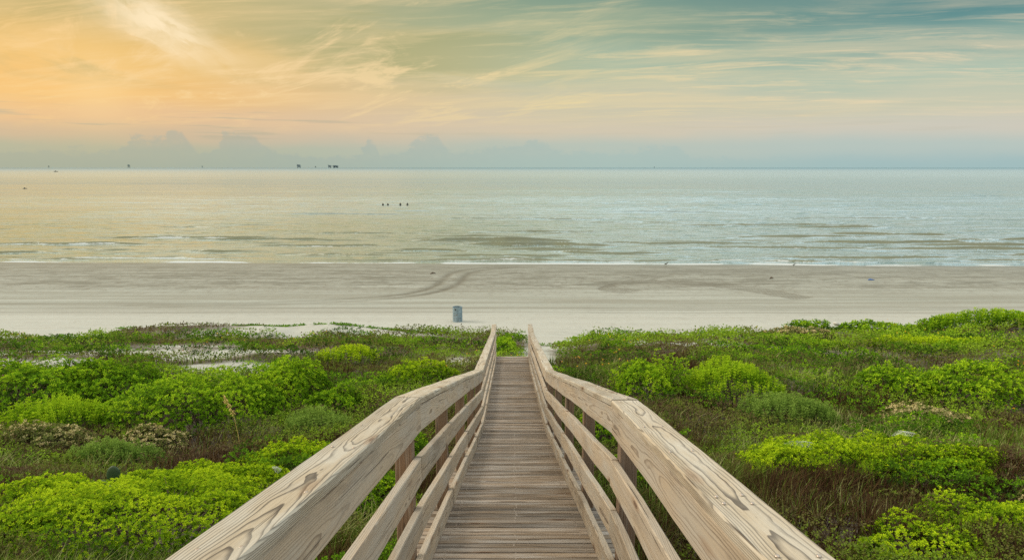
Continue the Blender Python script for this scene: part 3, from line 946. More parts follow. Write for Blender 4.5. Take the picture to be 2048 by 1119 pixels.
def shrub(x, y, rx, ry, h, mat, kind, label, tint=.5, cat='shrub', dens=1.0, name='shrub'):
    if y < 19:
        rx, ry, h = rx * 1.14, ry * 1.18, h * 1.15
    gz = float(ground_z(x, y))
    SHRUBS.append((x, y, rx, ry, h))
    root = empty(name, (x, y, gz), label, cat, 'low shrubs growing over the dune')
    dist = math.hypot(x, y)
    seed = int(abs(x * 131 + y * 717)) + 5
    area = 3.0 * rx * ry + 2.2 * (rx + ry) * h
    sp = max(.036, .0041 * dist) if kind != 'fine' else max(.045, .005 * dist)
    sp /= math.sqrt(dens)
    n = int(area / sp ** 2 * 1.25)
    ct = rng.uniform(0, 1, n) ** .9
    ph = rng.uniform(0, 2 * math.pi, n)
    st = np.sqrt(1 - ct ** 2)
    d = np.stack([np.cos(ph) * st, np.sin(ph) * st, ct], 1)
    lump = fbm(d[:, 0] * 2.2 * max(1, rx), d[:, 1] * 2.2 * max(1, ry), d[:, 2] * 2.2 + seed, seed=seed, oct=3)
    lump2 = vnoise(d[:, 0] * rx * 5.0, d[:, 1] * ry * 5.0, d[:, 2] * 3 + seed, seed=seed + 3)
    foot = 1 + .30 * (fbm(np.cos(ph) * 1.3 + seed, np.sin(ph) * 1.3, seed=seed + 9, oct=3) - .5) * 2
    Rr = (.90 + .34 * (lump - .5) + .10 * (lump2 - .5)) * foot
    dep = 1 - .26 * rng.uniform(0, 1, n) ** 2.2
    shape = np.stack([d[:, 0] * rx, d[:, 1] * ry, np.sign(d[:, 2]) * np.abs(d[:, 2]) ** .75 * h], 1)
    P = shape * (Rr * dep)[:, None]
    P[:, 2] = P[:, 2] + (lump2 - .5) * .09
    gl = ground_z(P[:, 0] + x, P[:, 1] + y) - gz
    fall = sstep(0, .35, ct)
    P[:, 2] += gl
    N = d / np.array([rx, ry, h]) * min(rx, ry, h)
    N /= np.linalg.norm(N, axis=1, keepdims=True)
    N = N + np.array([0, 0, .45]) + rng.normal(0, .28, (n, 3))
    tt = tint + .30 * (lump2 - .5) + .80 * (lump - .5) + .26 * (ct - .5) + 1.4 * (dep - .95) + rng.normal(0, .16, n)  # deeper leaves tinted darker: inner shade put into the leaf colour
    if kind == 'rosette':
        L = max(.024, .0031 * dist); k = 7 if dist < 11 else 6
        V, F, T = leaves(P, N, L, L * .27, k, 1.15, tt)
    elif kind == 'fine':
        # upright leafy stems
        L = max(.032, .0036 * dist)
        N = N * .25 + np.array([0, 0, 1.0]) + rng.normal(0, .12, (n, 3))
        parts = [leaves(P + np.array([0, 0, s * L * 1.1]), N, L, L * .13, 5, .8, tt + .12 * s) for s in (0, 1, 2)]
        off = 0; Vs = []; Fs = []; Ts = []
        for v_, f_, t_ in parts:
            Vs.append(v_); Fs.append(f_ + off); Ts.append(t_); off += len(v_)
        V, F, T = np.concatenate(Vs), np.concatenate(Fs), np.concatenate(Ts)
    else:
        L = max(.026, .0030 * dist)
        tt = tt + .5 * (rng.uniform(0, 1, n) > .55) - .2
        V, F, T = leaves(P, N, L, L * .36, 5, 1.2, tt)
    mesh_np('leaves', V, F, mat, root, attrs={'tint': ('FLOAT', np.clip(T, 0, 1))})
    # stems
    mb = MB()
    ns = int(26 + 20 * rx * ry)
    sel = rng.choice(n, ns)
    for i in sel:
        e = P[i] * .93
        b0 = np.array([P[i][0] * .35 + rng.normal(0, .05), P[i][1] * .35 + rng.normal(0, .05), -.03])
        m1 = (b0 + e) / 2 + np.array([0, 0, .08 * h]) + rng.normal(0, .03, 3)
        mb.tube([b0, m1, e], [.010, .007, .003], 5, cap=False)
    mb.build('stems', M['twig'], root)
    return root


exec_list = [
    # x, y, rx, ry, h, mat, kind, tint, label
    (-3.65, 6.55, 1.55, 1.20, .58, 'lush', 'rosette', .60, 'big yellow-green mound at the lower left, nearest to the left railing'),
    (-5.35, 7.5, .62, .60, .50, 'lush', 'rosette', .58, 'small bright green mound with a cactus pad at its right side'),
    (-4.05, 8.9, .98, .62, .48, 'lush', 'rosette', .62, 'yellow-green mound right behind the biggest lower left mound'),
    (-3.35, 10.0, .80, .50, .42, 'lush', 'rosette', .58, 'flat yellow-green mound half hidden by the left railing cap'),
    (-4.95, 8.75, .60, .50, .36, 'lush', 'rosette', .42, 'olive green mound in the row left of the flat mounds'),
    (-6.7, 14.0, 1.75, 1.30, .95, 'green', 'rosette', .62, 'widest rounded green shrub in the middle of the left dune'),
    (-5.15, 15.4, .95, .90, 1.12, 'green', 'rosette', .66, 'tall dome-shaped green shrub at the right end of the left thicket'),
    (-11.4, 15.2, 2.0, 1.4, 1.12, 'green', 'rosette', .56, 'large green shrub cut by the left edge of the view'),
    (-9.55, 15.7, 1.15, 1.2, .98, 'green', 'rosette', .52, 'deep green shrub between the far left shrub and the widest one'),
    (-9.2, 13.2, 1.1, .75, .62, 'green', 'fine', .66, 'low light green shrub in front of the far left thicket'),
    (-4.0, 14.6, .72, .60, .58, 'green', 'rosette', .52, 'small dark green shrub at the foot of the tall dome-shaped one'),
    (-2.45, 17.0, 1.0, .75, .62, 'lush', 'rosette', .52, 'bright green shrub close beside the left railing'),
    (-5.2, 21.0, 1.05, .9, .36, 'lush', 'fine', .56, 'low yellow-green patch of shrub behind the left thicket'),
    (-.28, 24.4, .55, 1.7, .56, 'green', 'rosette', .60, 'dark green shrub seen between the railings past the deck end'),
    (-3.9, 12.9, .75, .42, .40, 'pale', 'fine', .62, 'feathery light green shrub between the left thicket and the railing'),
    (-6.7, 11.0, .72, .42, .42, 'pale', 'fine', .60, 'feathery pale green shrub among brown grass on the left'),
    (-1.75, 7.5, .55, .75, .48, 'green', 'rosette', .50, 'dark green shrub seen between the boards under the left railing'),
    (-1.75, 10.3, .50, .8, .50, 'green', 'rosette', .45, 'dark shrub behind the second post of the left railing'),
    (3.2, 15.6, .82, .75, .92, 'green', 'rosette', .70, 'round bright green shrub standing alone beside the right railing'),
    (5.2, 15.6, 1.1, .95, .66, 'green', 'fine', .58, 'upright leafy green shrub right of the round one'),
    (5.75, 13.6, .95, .65, .55, 'pale', 'fine', .56, 'loose green shrub of upright stems in the middle of the right dune'),
    (9.45, 16.2, .95, .75, .66, 'green', 'rosette', .62, 'green shrub with brown flower stalks in front of it on the right'),
    (11.2, 15.8, 1.3, 1.0, .95, 'green', 'rosette', .66, 'large rounded green shrub at the right edge of the view'),
    (4.2, 9.2, 1.05, .72, .58, 'lush', 'rosette', .64, 'yellow-green mound beside the right railing, nearest dense one'),
    (5.45, 8.35, .95, .48, .42, 'lush', 'rosette', .46, 'trailing olive-green mound right of the dense yellow-green one'),
    (5.9, 10.15, .72, .58, .48, 'lush', 'rosette', .56, 'green mound carrying a white cobweb on its top'),
    (4.95, 6.5, .80, .50, .42, 'lush', 'rosette', .56, 'bright mound in the bottom right corner'),
    (3.7, 5.75, .66, .42, .34, 'lush', 'rosette', .58, 'bright mound at the bottom edge just right of the railing cap'),
    (6.3, 7.1, .6, .4, .40, 'tan', 'tan', .50, 'cream-flowered shrub behind the bottom right corner mound'),
    (1.75, 8.8, .50, .8, .50, 'green', 'rosette', .46, 'dark green shrub seen under the right railing'),
    (1.8, 12.2, .6, .8, .55, 'green', 'rosette', .42, 'dark green shrub behind the right railing posts'),
    (13.9, 31.4, 1.3, 1.0, .55, 'green', 'rosette', .48, 'dark green hump at the edge of the sand on the right'),
    (21.3, 30.5, 3.2, 1.9, .72, 'green', 'fine', .45, 'highest green shrub at the far right against the beach'),
    (17.0, 30.8, 2.2, 1.4, .55, 'green', 'rosette', .50, 'wide green shrub between the dark hump and the highest shrub'),
    (14.6, 23.2, 2.4, .9, .34, 'lush', 'fine', .56, 'long low strip of bright green shrub in the right middle distance'),
    (12.2, 25.0, .95, .7, .46, 'green', 'rosette', .66, 'small bright green shrub at the left end of the low strip'),
    (12.2, 28.2, 1.7, 1.2, .62, 'tan', 'tan', .42, 'tan-flowered shrub below the dark green hump on the right'),
    (8.6, 13.7, .95, .55, .50, 'tan', 'tan', .56, 'cream-flowered shrub in front of the right edge shrub'),
    (-6.75, 12.2, .62, .40, .42, 'tan', 'tan', .56, 'cream-flowered shrub below the widest left shrub'),
    (-8.5, 11.9, .95, .55, .50, 'tan', 'tan', .44, 'brownish shrub with small cream flowers at the left'),
]
for a in exec_list:
    shrub(a[0], a[1], a[2], a[3], a[4], M[a[5]], a[6], a[8], tint=a[7])


def field(n, r0, r1, azr, power=2.0):
    """points thinning out with distance (about even as seen from the walk)"""
    u = rng.uniform(0, 1, n)
    r = r0 * (r1 / r0) ** u
    a = rng.uniform(-azr, azr, n)
    return r * np.sin(a), r * np.cos(a)


def walk_clear(x, y, pad=.75):
    return ~((np.abs(x) < pad) & (y < 21.3))


def hummock(x, y):
    """height of the low carpet over the sand"""
    return (.06 + (.30 + .30 * sstep(19, 24, y)) * sstep(.38, .68, fbm(x * .42, y * .55, seed=60)) + .12 * (fbm(x * 1.9, y * 1.9, seed=61) - .4)) * litter_mask(x, y) * sstep(-.2, 3.0, veg_edge(x) - y)


# patches: which colour grows where
def zone(x, y, seed):
    return fbm(x * .33, y * .45, seed=seed, oct=4)


# low carpet of leaves
x, y = field(330000, 4.5, 46, R(52))
m = (y > 3) & (litter_mask(x, y) > rng.uniform(.30, .92, len(x))) & walk_clear(x, y, .72) & ~in_shrub(x, y, -.08)
near_keep = sstep(10, 20, y) * .55 + .45
zn = zone(x, y, 70)
m &= rng.uniform(0, 1, len(x)) < near_keep * (.45 + .55 * sstep(.38, .55, zn))
x, y = x[m], y[m]; zn = zn[m]
hm = hummock(x, y)
P = np.stack([x, y, ground_z(x, y) + hm * rng.uniform(.35, 1, len(x)) + .01], 1)
N = rng.normal(0, .45, (len(x), 3)) + np.array([0, 0, 1])
r_ = np.hypot(x, y)
sel2 = fbm(x * .8, y * 1.0, seed=75)
tint = .50 + 1.8 * (zn - .5) + .9 * (sel2 - .5) + .12 * sstep(5, 15, x) - .06 * gauss(x, y, -14, 28, 12, 8) + .05 * sstep(20, 26, y) - .16 * sstep(-1, -5, x) * sstep(18, 22, y) + .25 * (hm / .4 - .5) * .5
fld = []
for lo, hi in ((0, 12), (12, 20), (20, 30), (30, 60)):
    q = (r_ >= lo) & (r_ < hi)
    L = {0: .034, 12: .055, 20: .080, 30: .105}[lo]
    fld.append(leaves(P[q], N[q], L, L * .30, 3 if lo < 20 else 2, 1.25, tint[q]))
off = 0; Vs = []; Fs = []; Ts = []
for v_, f_, t_ in fld:
    Vs.append(v_); Fs.append(f_ + off); Ts.append(t_); off += len(v_)
o = mesh_np('ground_cover', np.concatenate(Vs), np.concatenate(Fs), M['cover'], attrs={'tint': ('FLOAT', np.concatenate(Ts))})
tag(o, 'low carpet of mixed green, olive and brown plants covering the dune', 'ground cover', kind='stuff')

# tangled low scrub: domed clumps without gaps you could count
def scrub_mask(x, y):
    nn = fbm(x * .55, y * .75, seed=140, oct=4) + .10 * sstep(-2, 6, x) * 0
    return sstep(.49, .56, nn), nn


for nm, mt_, sd0, lab0, cnt, hh0 in (('dune_scrub', M['green'], 0, 'tangled low green scrub knitting the shrubs together', 150000, .42),
                                    ('olive_scrub', M['cover'], 57, 'olive and reddish brown scrub in the hollows between the green shrubs', 90000, .30)):
    x, y = field(cnt, 5.0, 40, R(50))
    a_, nn = scrub_mask(x + sd0, y)
    brown = sstep(.42, .52, fbm(x * .30 + 7, y * .42, seed=150)) * sstep(17.5, 15.5, y)
    a_ = a_ * (1 - .85 * brown) if not sd0 else a_
    m = (a_ > rng.uniform(.15, 1, len(x))) & (litter_mask(x, y) > .5) & walk_clear(x, y, .78) & ~in_shrub(x, y, -.15)
    x, y, nn, a_ = x[m], y[m], nn[m], a_[m]
    hgt0 = hh0 * sstep(-.2, 2.5, veg_edge(x) - y) * np.clip((nn - .48) / .12, 0, 1) ** .6 * (.75 + .5 * vnoise(x * 2.2, y * 2.2, seed=141))
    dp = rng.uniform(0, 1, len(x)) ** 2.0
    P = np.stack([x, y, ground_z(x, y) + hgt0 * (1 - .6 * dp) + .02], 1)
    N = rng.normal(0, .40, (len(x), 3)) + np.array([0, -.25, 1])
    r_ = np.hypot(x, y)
    t0 = .50 + 1.0 * (fbm(x * 1.1, y * 1.3, seed=142) - .5) + .5 * (vnoise(x * 4, y * 4, seed=143) - .5) - .45 * dp + (-.16 if sd0 else -.10 * sstep(-2, -6, x) * sstep(17, 21, y))  # lower leaves darker too, shade inside the clumps put into the tint
    Vs = []; Fs = []; Ts = []; off = 0
    for lo, hi in ((0, 9), (9, 14), (14, 22), (22, 60)):
        q = (r_ >= lo) & (r_ < hi)
        L = {0: .028, 9: .040, 14: .058, 22: .085}[lo]
        v_, f_, t_ = leaves(P[q], N[q], L, L * .27, 5 if lo < 14 else 4, 1.2, t0[q])
        Vs.append(v_); Fs.append(f_ + off); Ts.append(t_); off += len(v_)
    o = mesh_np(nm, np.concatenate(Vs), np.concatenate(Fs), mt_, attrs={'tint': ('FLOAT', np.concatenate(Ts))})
    tag(o, lab0, 'scrub', kind='stuff')

# yellow flowers dotted over it
x, y = field(1100, 17, 40, R(42))
m = (litter_mask(x, y) > .6) & walk_clear(x, y) & (zone(x, y, 90) > .52)
x, y = x[m], y[m]
P = np.stack([x, y, ground_z(x, y) + hummock(x, y) + .04], 1)
q = rng.uniform(0, 1, len(x))
V, F, T = leaves(P, np.tile([0, -.4, 1.0], (len(x), 1)), .030, .013, 5, 1.3, q)
M['flower'] = leaf_mat('flower_petal', [(0, (.75, .38, .02)), (.9, (.85, .55, .03)), (.95, (.5, .08, .5))], transl=.2)
o = mesh_np('wildflowers', V, F, M['flower'], attrs={'tint': ('FLOAT', T)})
tag(o, 'tiny yellow and orange blooms dotted over the low dune plants', 'wildflowers', kind='stuff')


# grass
def grass(n, r0, r1, azr, mask, h0, h1, tfun, name, label, lean=.5, wide=1.0):
    x, y = field(n, r0, r1, azr)
    m = mask(x, y) & walk_clear(x, y, .70)
    x, y = x[m], y[m]
    # tufts: pull the blades towards tuft centres
    cxx = np.floor(x / .22) * .22 + .11 + .18 * (_h(np.floor(x / .22).astype(np.int64), np.floor(y / .22).astype(np.int64), 0, 5) - .5)
    cyy = np.floor(y / .22) * .22 + .11 + .18 * (_h(np.floor(x / .22).astype(np.int64), np.floor(y / .22).astype(np.int64), 0, 6) - .5)
    ox_, oy_ = x - cxx, y - cyy
    x = x - ox_ * .45; y = y - oy_ * .45
    k = len(x); r_ = np.hypot(x, y)
    B = np.stack([x, y, ground_z(x, y) - .01], 1)
    hh_ = rng.uniform(h0, h1, k) * (.7 + .6 * fbm(x * .7, y * .7, seed=88))
    a = np.arctan2(oy_, ox_) + rng.normal(0, .8, k)
    ln = rng.uniform(.1, 1, k) * lean
    dirv = np.stack([np.cos(a), np.sin(a), np.zeros(k)], 1)
    dirv[:, 0] += .25
    w = (.0018 + .00036 * r_)[:, None] * wide
    sd_ = np.stack([-np.sin(a), np.cos(a), np.zeros(k)], 1)
    H = hh_[:, None]
    up = np.array([0, 0, 1.0])
    p1 = B + up * H * .5 + dirv * H * (ln * .22)[:, None]
    p2 = B + up * H * (1 - .25 * ln)[:, None] + dirv * H * (ln * .8)[:, None]
    V = np.stack([B - sd_ * w, B + sd_ * w, p1 + sd_ * w * .8, p1 - sd_ * w * .8, p2], 1).reshape(-1, 3)
    i = np.arange(k)[:, None] * 5
    F4 = i + np.array([[0, 1, 2, 3]]); F3 = i + np.array([[3, 2, 4]])
    t = np.clip(tfun(x, y) + rng.normal(0, .19, k), 0, 1)
    o = mesh_np(name, V, [F4, F3], M['grass'], attrs={'tint': ('FLOAT', np.repeat(t, 5))})
    tag(o, label, 'grass', kind='stuff')


gm = lambda x, y: (litter_mask(x, y) > .35) & (y < 21) & ~in_shrub(x, y, -.12) & (rng.uniform(0, 1, len(x)) < .35 + .65 * sstep(.40, .60, fbm(x * .5, y * .6, seed=95)))
grass(360000, 3.6, 24, R(52), gm, .16, .46, lambda x, y: .50 + 1.7 * (fbm(x * .45, y * .6, seed=81) - .5), 'dune_grass', 'brown and green dune grass filling the hollows between the shrubs', lean=1.0)
gm2 = lambda x, y: (litter_mask(x, y) > .3) & ~in_shrub(x, y, -.1) & (fbm(x * .35, y * .4, seed=99) > .5)
grass(60000, 4, 36, R(48), gm2, .12, .36, lambda x, y: .75 + .5 * (fbm(x * .9, y * .9, seed=82) - .5), 'pale_grass', 'thin pale straw-coloured grass standing above the low plants', lean=.9, wide=.8)
# dead brown twigs under the shrubs
x, y = field(9000, 4, 20, R(50))
m = (litter_mask(x, y) > .4) & walk_clear(x, y, .74) & (y < 22) & (fbm(x * .4, y * .5, seed=101) > .46)
x, y = x[m], y[m]
k = len(x)
B = np.stack([x, y, ground_z(x, y)], 1)
a = rng.uniform(0, 6.28, k); hh_ = rng.uniform(.12, .42, k)[:, None]
dv_ = np.stack([np.cos(a), np.sin(a), rng.uniform(.5, 1.8, k)], 1); dv_ /= np.linalg.norm(dv_, axis=1, keepdims=True)
w = (.0016 + .00035 * np.hypot(x, y))[:, None]
s1 = np.stack([-np.sin(a), np.cos(a), np.zeros(k)], 1)
s2 = np.cross(dv_, s1)
tip = B + dv_ * hh_
V = np.stack([B + s1 * w, B - .5 * s1 * w + .87 * s2 * w, B - .5 * s1 * w - .87 * s2 * w, tip], 1).reshape(-1, 3)
i = np.arange(k)[:, None] * 4
F3 = np.concatenate([i + np.array([[0, 1, 3]]), i + np.array([[1, 2, 3]]), i + np.array([[2, 0, 3]])])
o = mesh_np('dry_twigs', V, F3, M['twig'])
tag(o, 'tangle of dead brown twigs between the shrubs', 'twigs', kind='stuff')

# creeping vines over the edge of the sand
Vs = []; Fs = []; Ts = []; off = 0
tv = MB()
for _ in range(120):
    x0 = rng.uniform(-24, 24)
    e = float(veg_edge(x0))
    if -.5 < x0 < 3.2 and rng.uniform() < .7: continue
    x0 = x0 if rng.uniform() < .22 else (rng.choice([-9.5, -6.5, 9.5, 12, -12.5, 3.5]) + rng.normal(0, 1.4))
    e = float(veg_edge(x0))
    px, py = x0, e - .6
    hd = rng.uniform(.3, 2.8); ln_ = rng.uniform(.8, 2.4)
    pts = []
    for s in range(int(ln_ / .11)):
        px += math.cos(hd) * .11; py += math.sin(hd) * .11; hd += rng.normal(0, .18)
        pts.append((px, py))
    pts = np.array(pts)
    zg = ground_z(pts[:, 0], pts[:, 1])
    tv.tube(np.column_stack([pts, zg + .015]).tolist(), .008, 4, cap=False)
    kk = len(pts) * 3
    ii = rng.integers(0, len(pts), kk)
    P = np.column_stack([pts[ii] + rng.normal(0, .07, (kk, 2)), zg[ii] + rng.uniform(.01, .07, kk)])
    v_, f_, t_ = leaves(P, np.array([0, -.5, .8]) + rng.normal(0, .35, (kk, 3)), .075, .03, 2, 1.2, np.full(kk, rng.uniform(.3, .8)))
    Vs.append(v_); Fs.append(f_ + off); Ts.append(t_); off += len(v_)
o = mesh_np('creeping_vines', np.concatenate(Vs), np.concatenate(Fs), M['vine'], attrs={'tint': ('FLOAT', np.concatenate(Ts))})
tag(o, 'green creeping vines straggling over the pale sand edge', 'creeping vines', kind='stuff')
o2 = tv.build('vine_stems', M['twig'], o)

# sea oat stalk
x0, y0 = -5.0, 11.9
g0 = float(ground_z(x0, y0))
t = empty('sea_oat', (x0, y0, g0), 'single tall sea oat stalk with a golden drooping seed head on the left', 'sea oat')
mb = MB(); mb.tube([(0, 0, -.02), (-.03, 0, .4), (-.10, 0, .8), (-.22, 0, 1.12)], [.006, .005, .004, .002], 5)
M['straw'] = plain('straw', (.62, .46, .13), .7)
mb.build('stalk', M['straw'], t)
mb = MB()
for i in range(34):
    s = i / 33
    p = Vector((-.09 - .15 * s, 0, .78 + .36 * s))
    dd = Vector((rng.normal(0, .6), rng.normal(0, .6), -.5)).normalized()
    mb.tube([p, p + dd * .03, p + dd * .065], [.003, .011, .002], 5)
mb.build('seed_head', M['straw'], t)

# prickly pear pad
x0, y0 = -4.72, 7.55
t = empty('prickly_pear', (x0, y0, float(ground_z(x0, y0))), 'dark green cactus pad poking out between two bright mounds', 'cactus')
M['cactus'] = plain('cactus_skin', (.035, .075, .035), .5, scale=30)


def pad(c, a, bb, thick, tilt):
    V = []
    for i in range(13):
        th = math.pi * i / 12
        for j in range(18):
            p = 2 * math.pi * j / 18
            v = Vector((a * math.sin(th) * math.cos(p), thick * math.sin(th) * math.sin(p), -bb * math.cos(th)))
            v.rotate(Matrix.Rotation(tilt, 3, 'Y'))
            V.append(v + Vector(c))
    F = [[i * 18 + j, i * 18 + (j + 1) % 18, (i + 1) * 18 + (j + 1) % 18, (i + 1) * 18 + j] for i in range(12) for j in range(18)]
    return V, F


for c, a, bb, tl in (((0, 0, .30), .10, .16, .1), ((.02, .02, .56), .085, .12, .15), ((-.12, .05, .40), .07, .10, -.6)):
    V, F = pad(c, a, bb, .022, tl)
    mesh_np('cactus_pad', np.array(V), np.array(F), M['cactus'], t, True)

# cobwebs
M['web'] = plain('cobweb_silk', (.72, .75, .72), .8)
for (x0, y0, hz, wr, lab) in ((5.95, 9.85, .50, .16, 'white cobweb draped over a green mound on the right'), (4.0, 8.95, .56, .20, 'thin white cobweb on the dense yellow-green mound'),
                              (-3.2, 8.75, .44, .06, 'small white cobweb on a yellow-green mound at the left')):
    mb = MB()
    g0 = float(ground_z(x0, y0))
    rad = [Vector((wr * math.cos(2 * math.pi * j / 11) * rr.uniform(.8, 1.3), wr * .7 * math.sin(2 * math.pi * j / 11), rr.uniform(-.05, .03))) for j in range(11)]
    for v in rad:
        mb.tube([(0, 0, .03), v * .5 + Vector((0, 0, .02)), v], .0014, 3, cap=False)
    for s in np.linspace(.15, .95, 6):
        ring = [v * s + Vector((0, 0, .03 * (1 - s))) for v in rad]
        mb.tube(ring + [ring[0]], .0012, 3, cap=False)
    o = mb.build('cobweb', M['web'], loc=(x0, y0, g0 + hz))
    tag(o, lab, 'cobweb', 'white cobwebs on the shrubs')

# ------------------------------------------------------------------ trash drum
bx, by = -3.23, 39.6
bz = float(ground_z(bx, by))
m_, n, b = new_mat('drum_paint')
tcn = n.new('ShaderNodeTexCoord'); ox, oy, oz = n.sep(tcn.outputs['Object'])[:3]
nn = n.noise(n.com(n.mul(ox, 7), n.mul(oy, 7), n.mul(oz, 2.5)), 1, 6, .65)
n2_ = n.noise(tcn.outputs['Object'], 9, 5, .6)
c = n.mix(n.sm(nn, .38, .62), (.24, .33, .39), (.16, .235, .28))
c = n.mix(n.mul(n.sm(n2_, .56, .66), .7), c, (.16, .11, .075))
n.put(b.inputs['Base Color'], c); b.inputs['Roughness'].default_value = .6; b.inputs['Metallic'].default_value = .1
M['drum'] = m_
M['dark'] = plain('drum_dark', (.05, .045, .035), .9)
drum = empty('trash_drum', (bx, by, bz), 'blue grey steel drum used as a trash bin, standing on the sand', 'trash drum')
mb = MB()
Rd = .285; H = .88
prof = [(.001, .0), (Rd, .0), (Rd, .03)]
for zr in (.30, .59):
    prof += [(Rd, zr - .03), (Rd + .012, zr - .01), (Rd + .012, zr + .01), (Rd, zr + .03)]
prof += [(Rd, H), (Rd - .012, H), (Rd - .012, .03), (.001, .03)]
mb.lathe(prof, 40)
mb.build('barrel', M['drum'], drum, False)
mb = MB()
mb.tube([(Rd * math.cos(a), Rd * math.sin(a), H) for a in np.linspace(0, 2 * math.pi, 41)], .014, 8, cap=False)
mb.build('rim', M['drum'], drum, True)
mb = MB()
mb.lathe([(.001, .60), (Rd - .016, .60)], 32)
mb.build('rubbish', M['dark'], drum)
mb = MB()
for a in (-1.95,):
    p = Vector((Rd + .004) * v for v in (math.cos(a), math.sin(a), 0))
    mb.box((p.x, p.y, .77), (.06, .03, .09))  # solid dark block: the hole's inner shade put into its colour
mb.build('hand_hole_dark', M['dark'], drum)

# ------------------------------------------------------------------ small things on the beach and water
M['blue'] = plain('blue_plastic', (.03, .16, .55), .5)
x0, y0 = 30.3, 57.3
mb = MB()
mb.tube([(0, 0, .03), (.18, .05, .06), (.33, -.03, .04), (.55, .02, .03)], [.03, .06, .05, .02], 8)
tag(mb.build('plastic_litter', M['blue'], loc=(x0, y0, float(ground_z(x0, y0)))), 'crumpled piece of blue plastic lying on the upper beach at the right', 'litter')
M['drift'] = plain('driftwood', (.10, .075, .055), .9)
for x0, y0, L_, lab in ((-7.4, 61.0, .5, 'short dark driftwood piece near the curving wheel tracks'), (22.1, 57.8, .35, 'small dark driftwood stub on the right half of the beach')):
    mb = MB()
    mb.tube([(0, 0, .03), (L_ * .4, .08, .10), (L_ * .75, -.03, .12), (L_, .05, .05)], [.03, .07, .05, .02], 7)
    mb.tube([(L_ * .4, .05, .09), (L_ * .5, .12, .24)], [.035, .012], 6)
    tag(mb.build('driftwood', M['drift'], loc=(x0, y0, float(ground_z(x0, y0)))), lab, 'driftwood', 'bits of driftwood on the beach')
# shells / pale stone at the dune edge
M['stone'] = plain('pale_stone', (.55, .54, .50), .8)
x0, y0 = 14.6, 30.0
V, F = pad((0, 0, .06), .15, .08, .12, .3)
tag(mesh_np('pale_stone', np.array(V), np.array(F), M['stone'], smooth=True, loc=(x0, y0, float(ground_z(x0, y0)) + .35)), 'pale rounded stone lying among the dark green hump on the right', 'stone')

# wading birds at the waterline
M['bird_d'] = plain('bird_grey', (.10, .095, .085), .8)
M['bird_w'] = plain('bird_white', (.6, .6, .57), .8)


def bird(x0, y0, lab, mat, s=1.0):
    z0 = max(float(ground_z(x0, y0)), SEA_Z)
    t = empty('shore_bird', (x0, y0, z0), lab, 'bird', 'small birds at the waterline')
    mb = MB()
    mb.tube([(-.15 * s, 0, .15 * s), (-.07 * s, 0, .19 * s), (.03 * s, 0, .21 * s), (.10 * s, 0, .25 * s), (.12 * s, 0, .31 * s), (.17 * s, 0, .33 * s), (.24 * s, 0, .32 * s)],
            [.008 * s, .04 * s, .055 * s, .035 * s, .024 * s, .026 * s, .004 * s], 8)
    mb.build('body', mat, t, True)
    for q in (-1, 1):
        mb = MB(); mb.tube([(.0, .02 * q, .17 * s), (.02 * s, .02 * q, .08 * s), (0, .02 * q, -.01)], .005, 5)
        mb.build('leg', M['bird_d'], t)


bird(15.3, 67.2, 'small dark shorebird standing at the waterline right of the middle', M['bird_d'], 1.2)
bird(27.9, 66.9, 'small shorebird at the waterline farther right', M['bird_d'], 1.0)

# four dark floats out on the water
M['float'] = plain('float_dark', (.035, .032, .02), .7)




first = None
for x0, y0, lab in ((-33.7, 179.0, 'leftmost of the four dark mooring floats on the water'), (-32.4, 179.0, 'second dark mooring float from the left, close to the first'),
                    (-29.4, 180.5, 'third dark mooring float from the left'), (-27.6, 181.0, 'rightmost of the four dark mooring floats')):
    t = empty('mooring_float', (x0, y0, SEA_Z), lab, 'float', 'dark mooring floats on the water')
    if first is None:
        mb = MB(); mb.lathe([(.001, -.3), (.20, -.22), (.28, 0), (.22, .26), (.08, .40), (.001, .42)], 16)
        first = [mb.build('float_body', M['float'], t, True)]
        mb = MB(); mb.tube([(0, 0, .38), (0, 0, .62)], [.05, .03], 8)
        first.append(mb.build('float_stem', M['float'], t))
    else:
        for f in first:
            q = f.copy(); COL.objects.link(q); q.parent = t

# platforms on the horizon
M['steel'] = plain('platform_steel_hazed', (.14, .20, .24), .7, scale=.05)  # distance haze put into the steel colour
M['steel_hazier'] = plain('platform_steel_hazier', (.20, .26, .27), .7, scale=.05)  # paler steel, with more haze in the colour


def platform(x0, y0, w, h, lab, decks=2, crane=True, mat=None, bridge=None):
    mat = mat or M['steel']
    t = empty('offshore_platform', (x0, y0, SEA_Z), lab, 'platform', 'offshore platforms on the horizon')
    for sx in (-1, 1):
        for sy_ in (-1, 1):
            mb = MB(); mb.tube([(sx * w * .36, sy_ * w * .3, -12), (sx * w * .30, sy_ * w * .25, h * .5)], w * .045, 8)
            mb.build('leg', mat, t)
    mb = MB()
    for q in (.15, .32):
        for sy_ in (-1, 1):
            mb.tube([(-w * .33, sy_ * w * .27, h * q), (w * .33, sy_ * w * .27, h * (q + .16))], w * .018, 6)
            mb.tube([(w * .33, sy_ * w * .27, h * q), (-w * .33, sy_ * w * .27, h * (q + .16))], w * .018, 6)
    mb.build('brace', mat, t)
    for i in range(decks):
        mb = MB(); z = h * (.5 + .2 * i)
        mb.box((0, 0, z), (w * (1.0 - .12 * i), w * .7, h * .06))
        mb.box((-w * .18, 0, z + h * .09), (w * .42, w * .45, h * .12 - .4))
        mb.box((w * .22, 0, z + h * .08), (w * .25, w * .4, h * .10 - .4))
        mb.build('deck_level', mat, t)
    if crane:
        mb = MB(); mb.tube([(-w * .3, 0, h * .8), (-w * .3, 0, h * .95)], w * .03, 8)
        mb.tube([(-w * .3, 0, h * .93), (-w * .62, 0, h * 1.02)], w * .02, 6)
        mb.build('crane', mat, t)
    return t


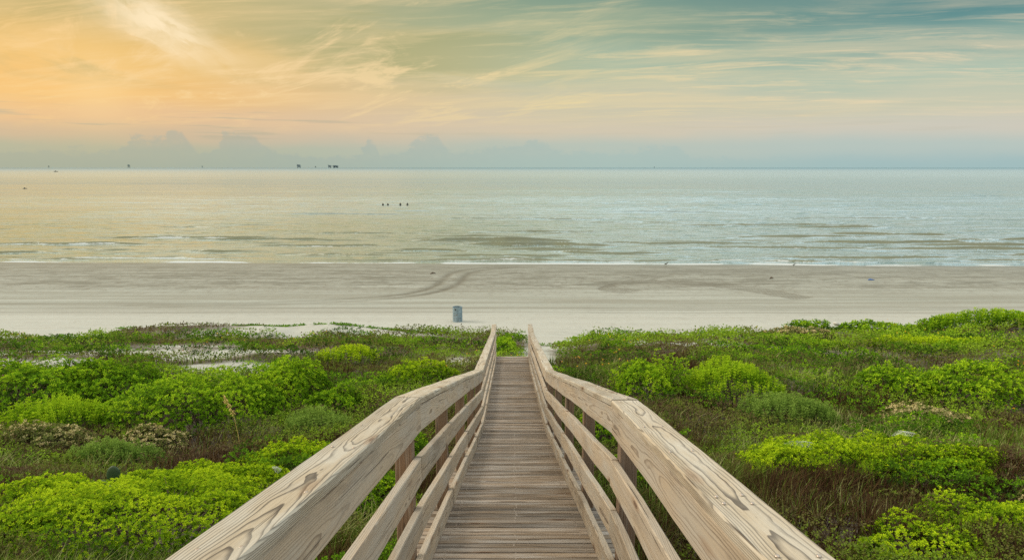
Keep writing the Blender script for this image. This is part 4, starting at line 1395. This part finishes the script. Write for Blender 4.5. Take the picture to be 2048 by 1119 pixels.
DP = 9000
k_ = DP / 1347.0
platform((609 - 1024) * k_, DP, 50, 52, 'small platform on four thick legs, left of the wide one on the horizon')
platform((669 - 1024) * k_, DP, 42, 44, 'platform block at the left end of the wide one on the horizon')
pl = platform((680 - 1024) * k_, DP + 20, 72, 42, 'wide low platform with a long deck, rightmost on the horizon', decks=2, crane=False)
mb = MB(); mb.box((-25, -30, 24), (80, 6, 4)); mb.build('bridge', M['steel'], pl)
platform((641.5 - 1024) * k_, DP, 16, 30, 'tiny platform between the two dark platforms on the horizon', crane=False, mat=M['steel_hazier'])
platform((278 - 1024) * k_, DP, 30, 52, 'faint grey platform with crane on the horizon at the left', mat=M['steel_hazier'])
platform((421 - 1024) * k_, DP, 14, 34, 'faint slim platform on the horizon between the left one and the dark ones', crane=False, mat=M['steel_hazier'])
platform((122 - 1024) * k_, DP, 14, 36, 'faintest slim platform on the horizon at the far left', crane=False, mat=M['steel_hazier'])
platform((1301 - 1024) * k_, DP, 12, 22, 'tiny slim platform on the horizon right of the walk', crane=False, mat=M['steel_hazier'])

# two low boats far out on the left
M['hull'] = plain('boat_hull', (.14, .12, .09), .6)


def boat(x0, y0, L_, lab):
    t = empty('small_boat', (x0, y0, SEA_Z), lab, 'boat', 'small boats far out on the water')
    V = []
    for i in range(9):
        s = i / 8; w = L_ * .14 * math.sin(math.pi * min(1, s * .55 + .42)) if i < 8 else .02
        for q, zz in ((-1, L_ * .10 + L_ * .05 * s * s), (-.7, -.1), (.7, -.1), (1, L_ * .10 + L_ * .05 * s * s)):
            V.append((-L_ / 2 + L_ * s, q * w, zz))
    F = [[i * 4 + j, (i + 1) * 4 + j, (i + 1) * 4 + (j + 1) % 4, i * 4 + (j + 1) % 4] for i in range(8) for j in range(4)]
    mesh_np('hull', np.array(V), [np.array(F), np.array([[0, 1, 2, 3]])], M['hull'], t)
    mb = MB(); mb.box((-L_ * .1, 0, L_ * .17), (L_ * .22, L_ * .16, L_ * .14)); mb.box((-L_ * .1, 0, L_ * .25), (L_ * .28, L_ * .2, L_ * .02)); mb.build('cabin', M['hull'], t)


boat(-225, 318, 1.9, 'small dark boat on the bright water at the left edge')
boat(-990, 1500, 9, 'tiny boat close to the horizon at the far left')
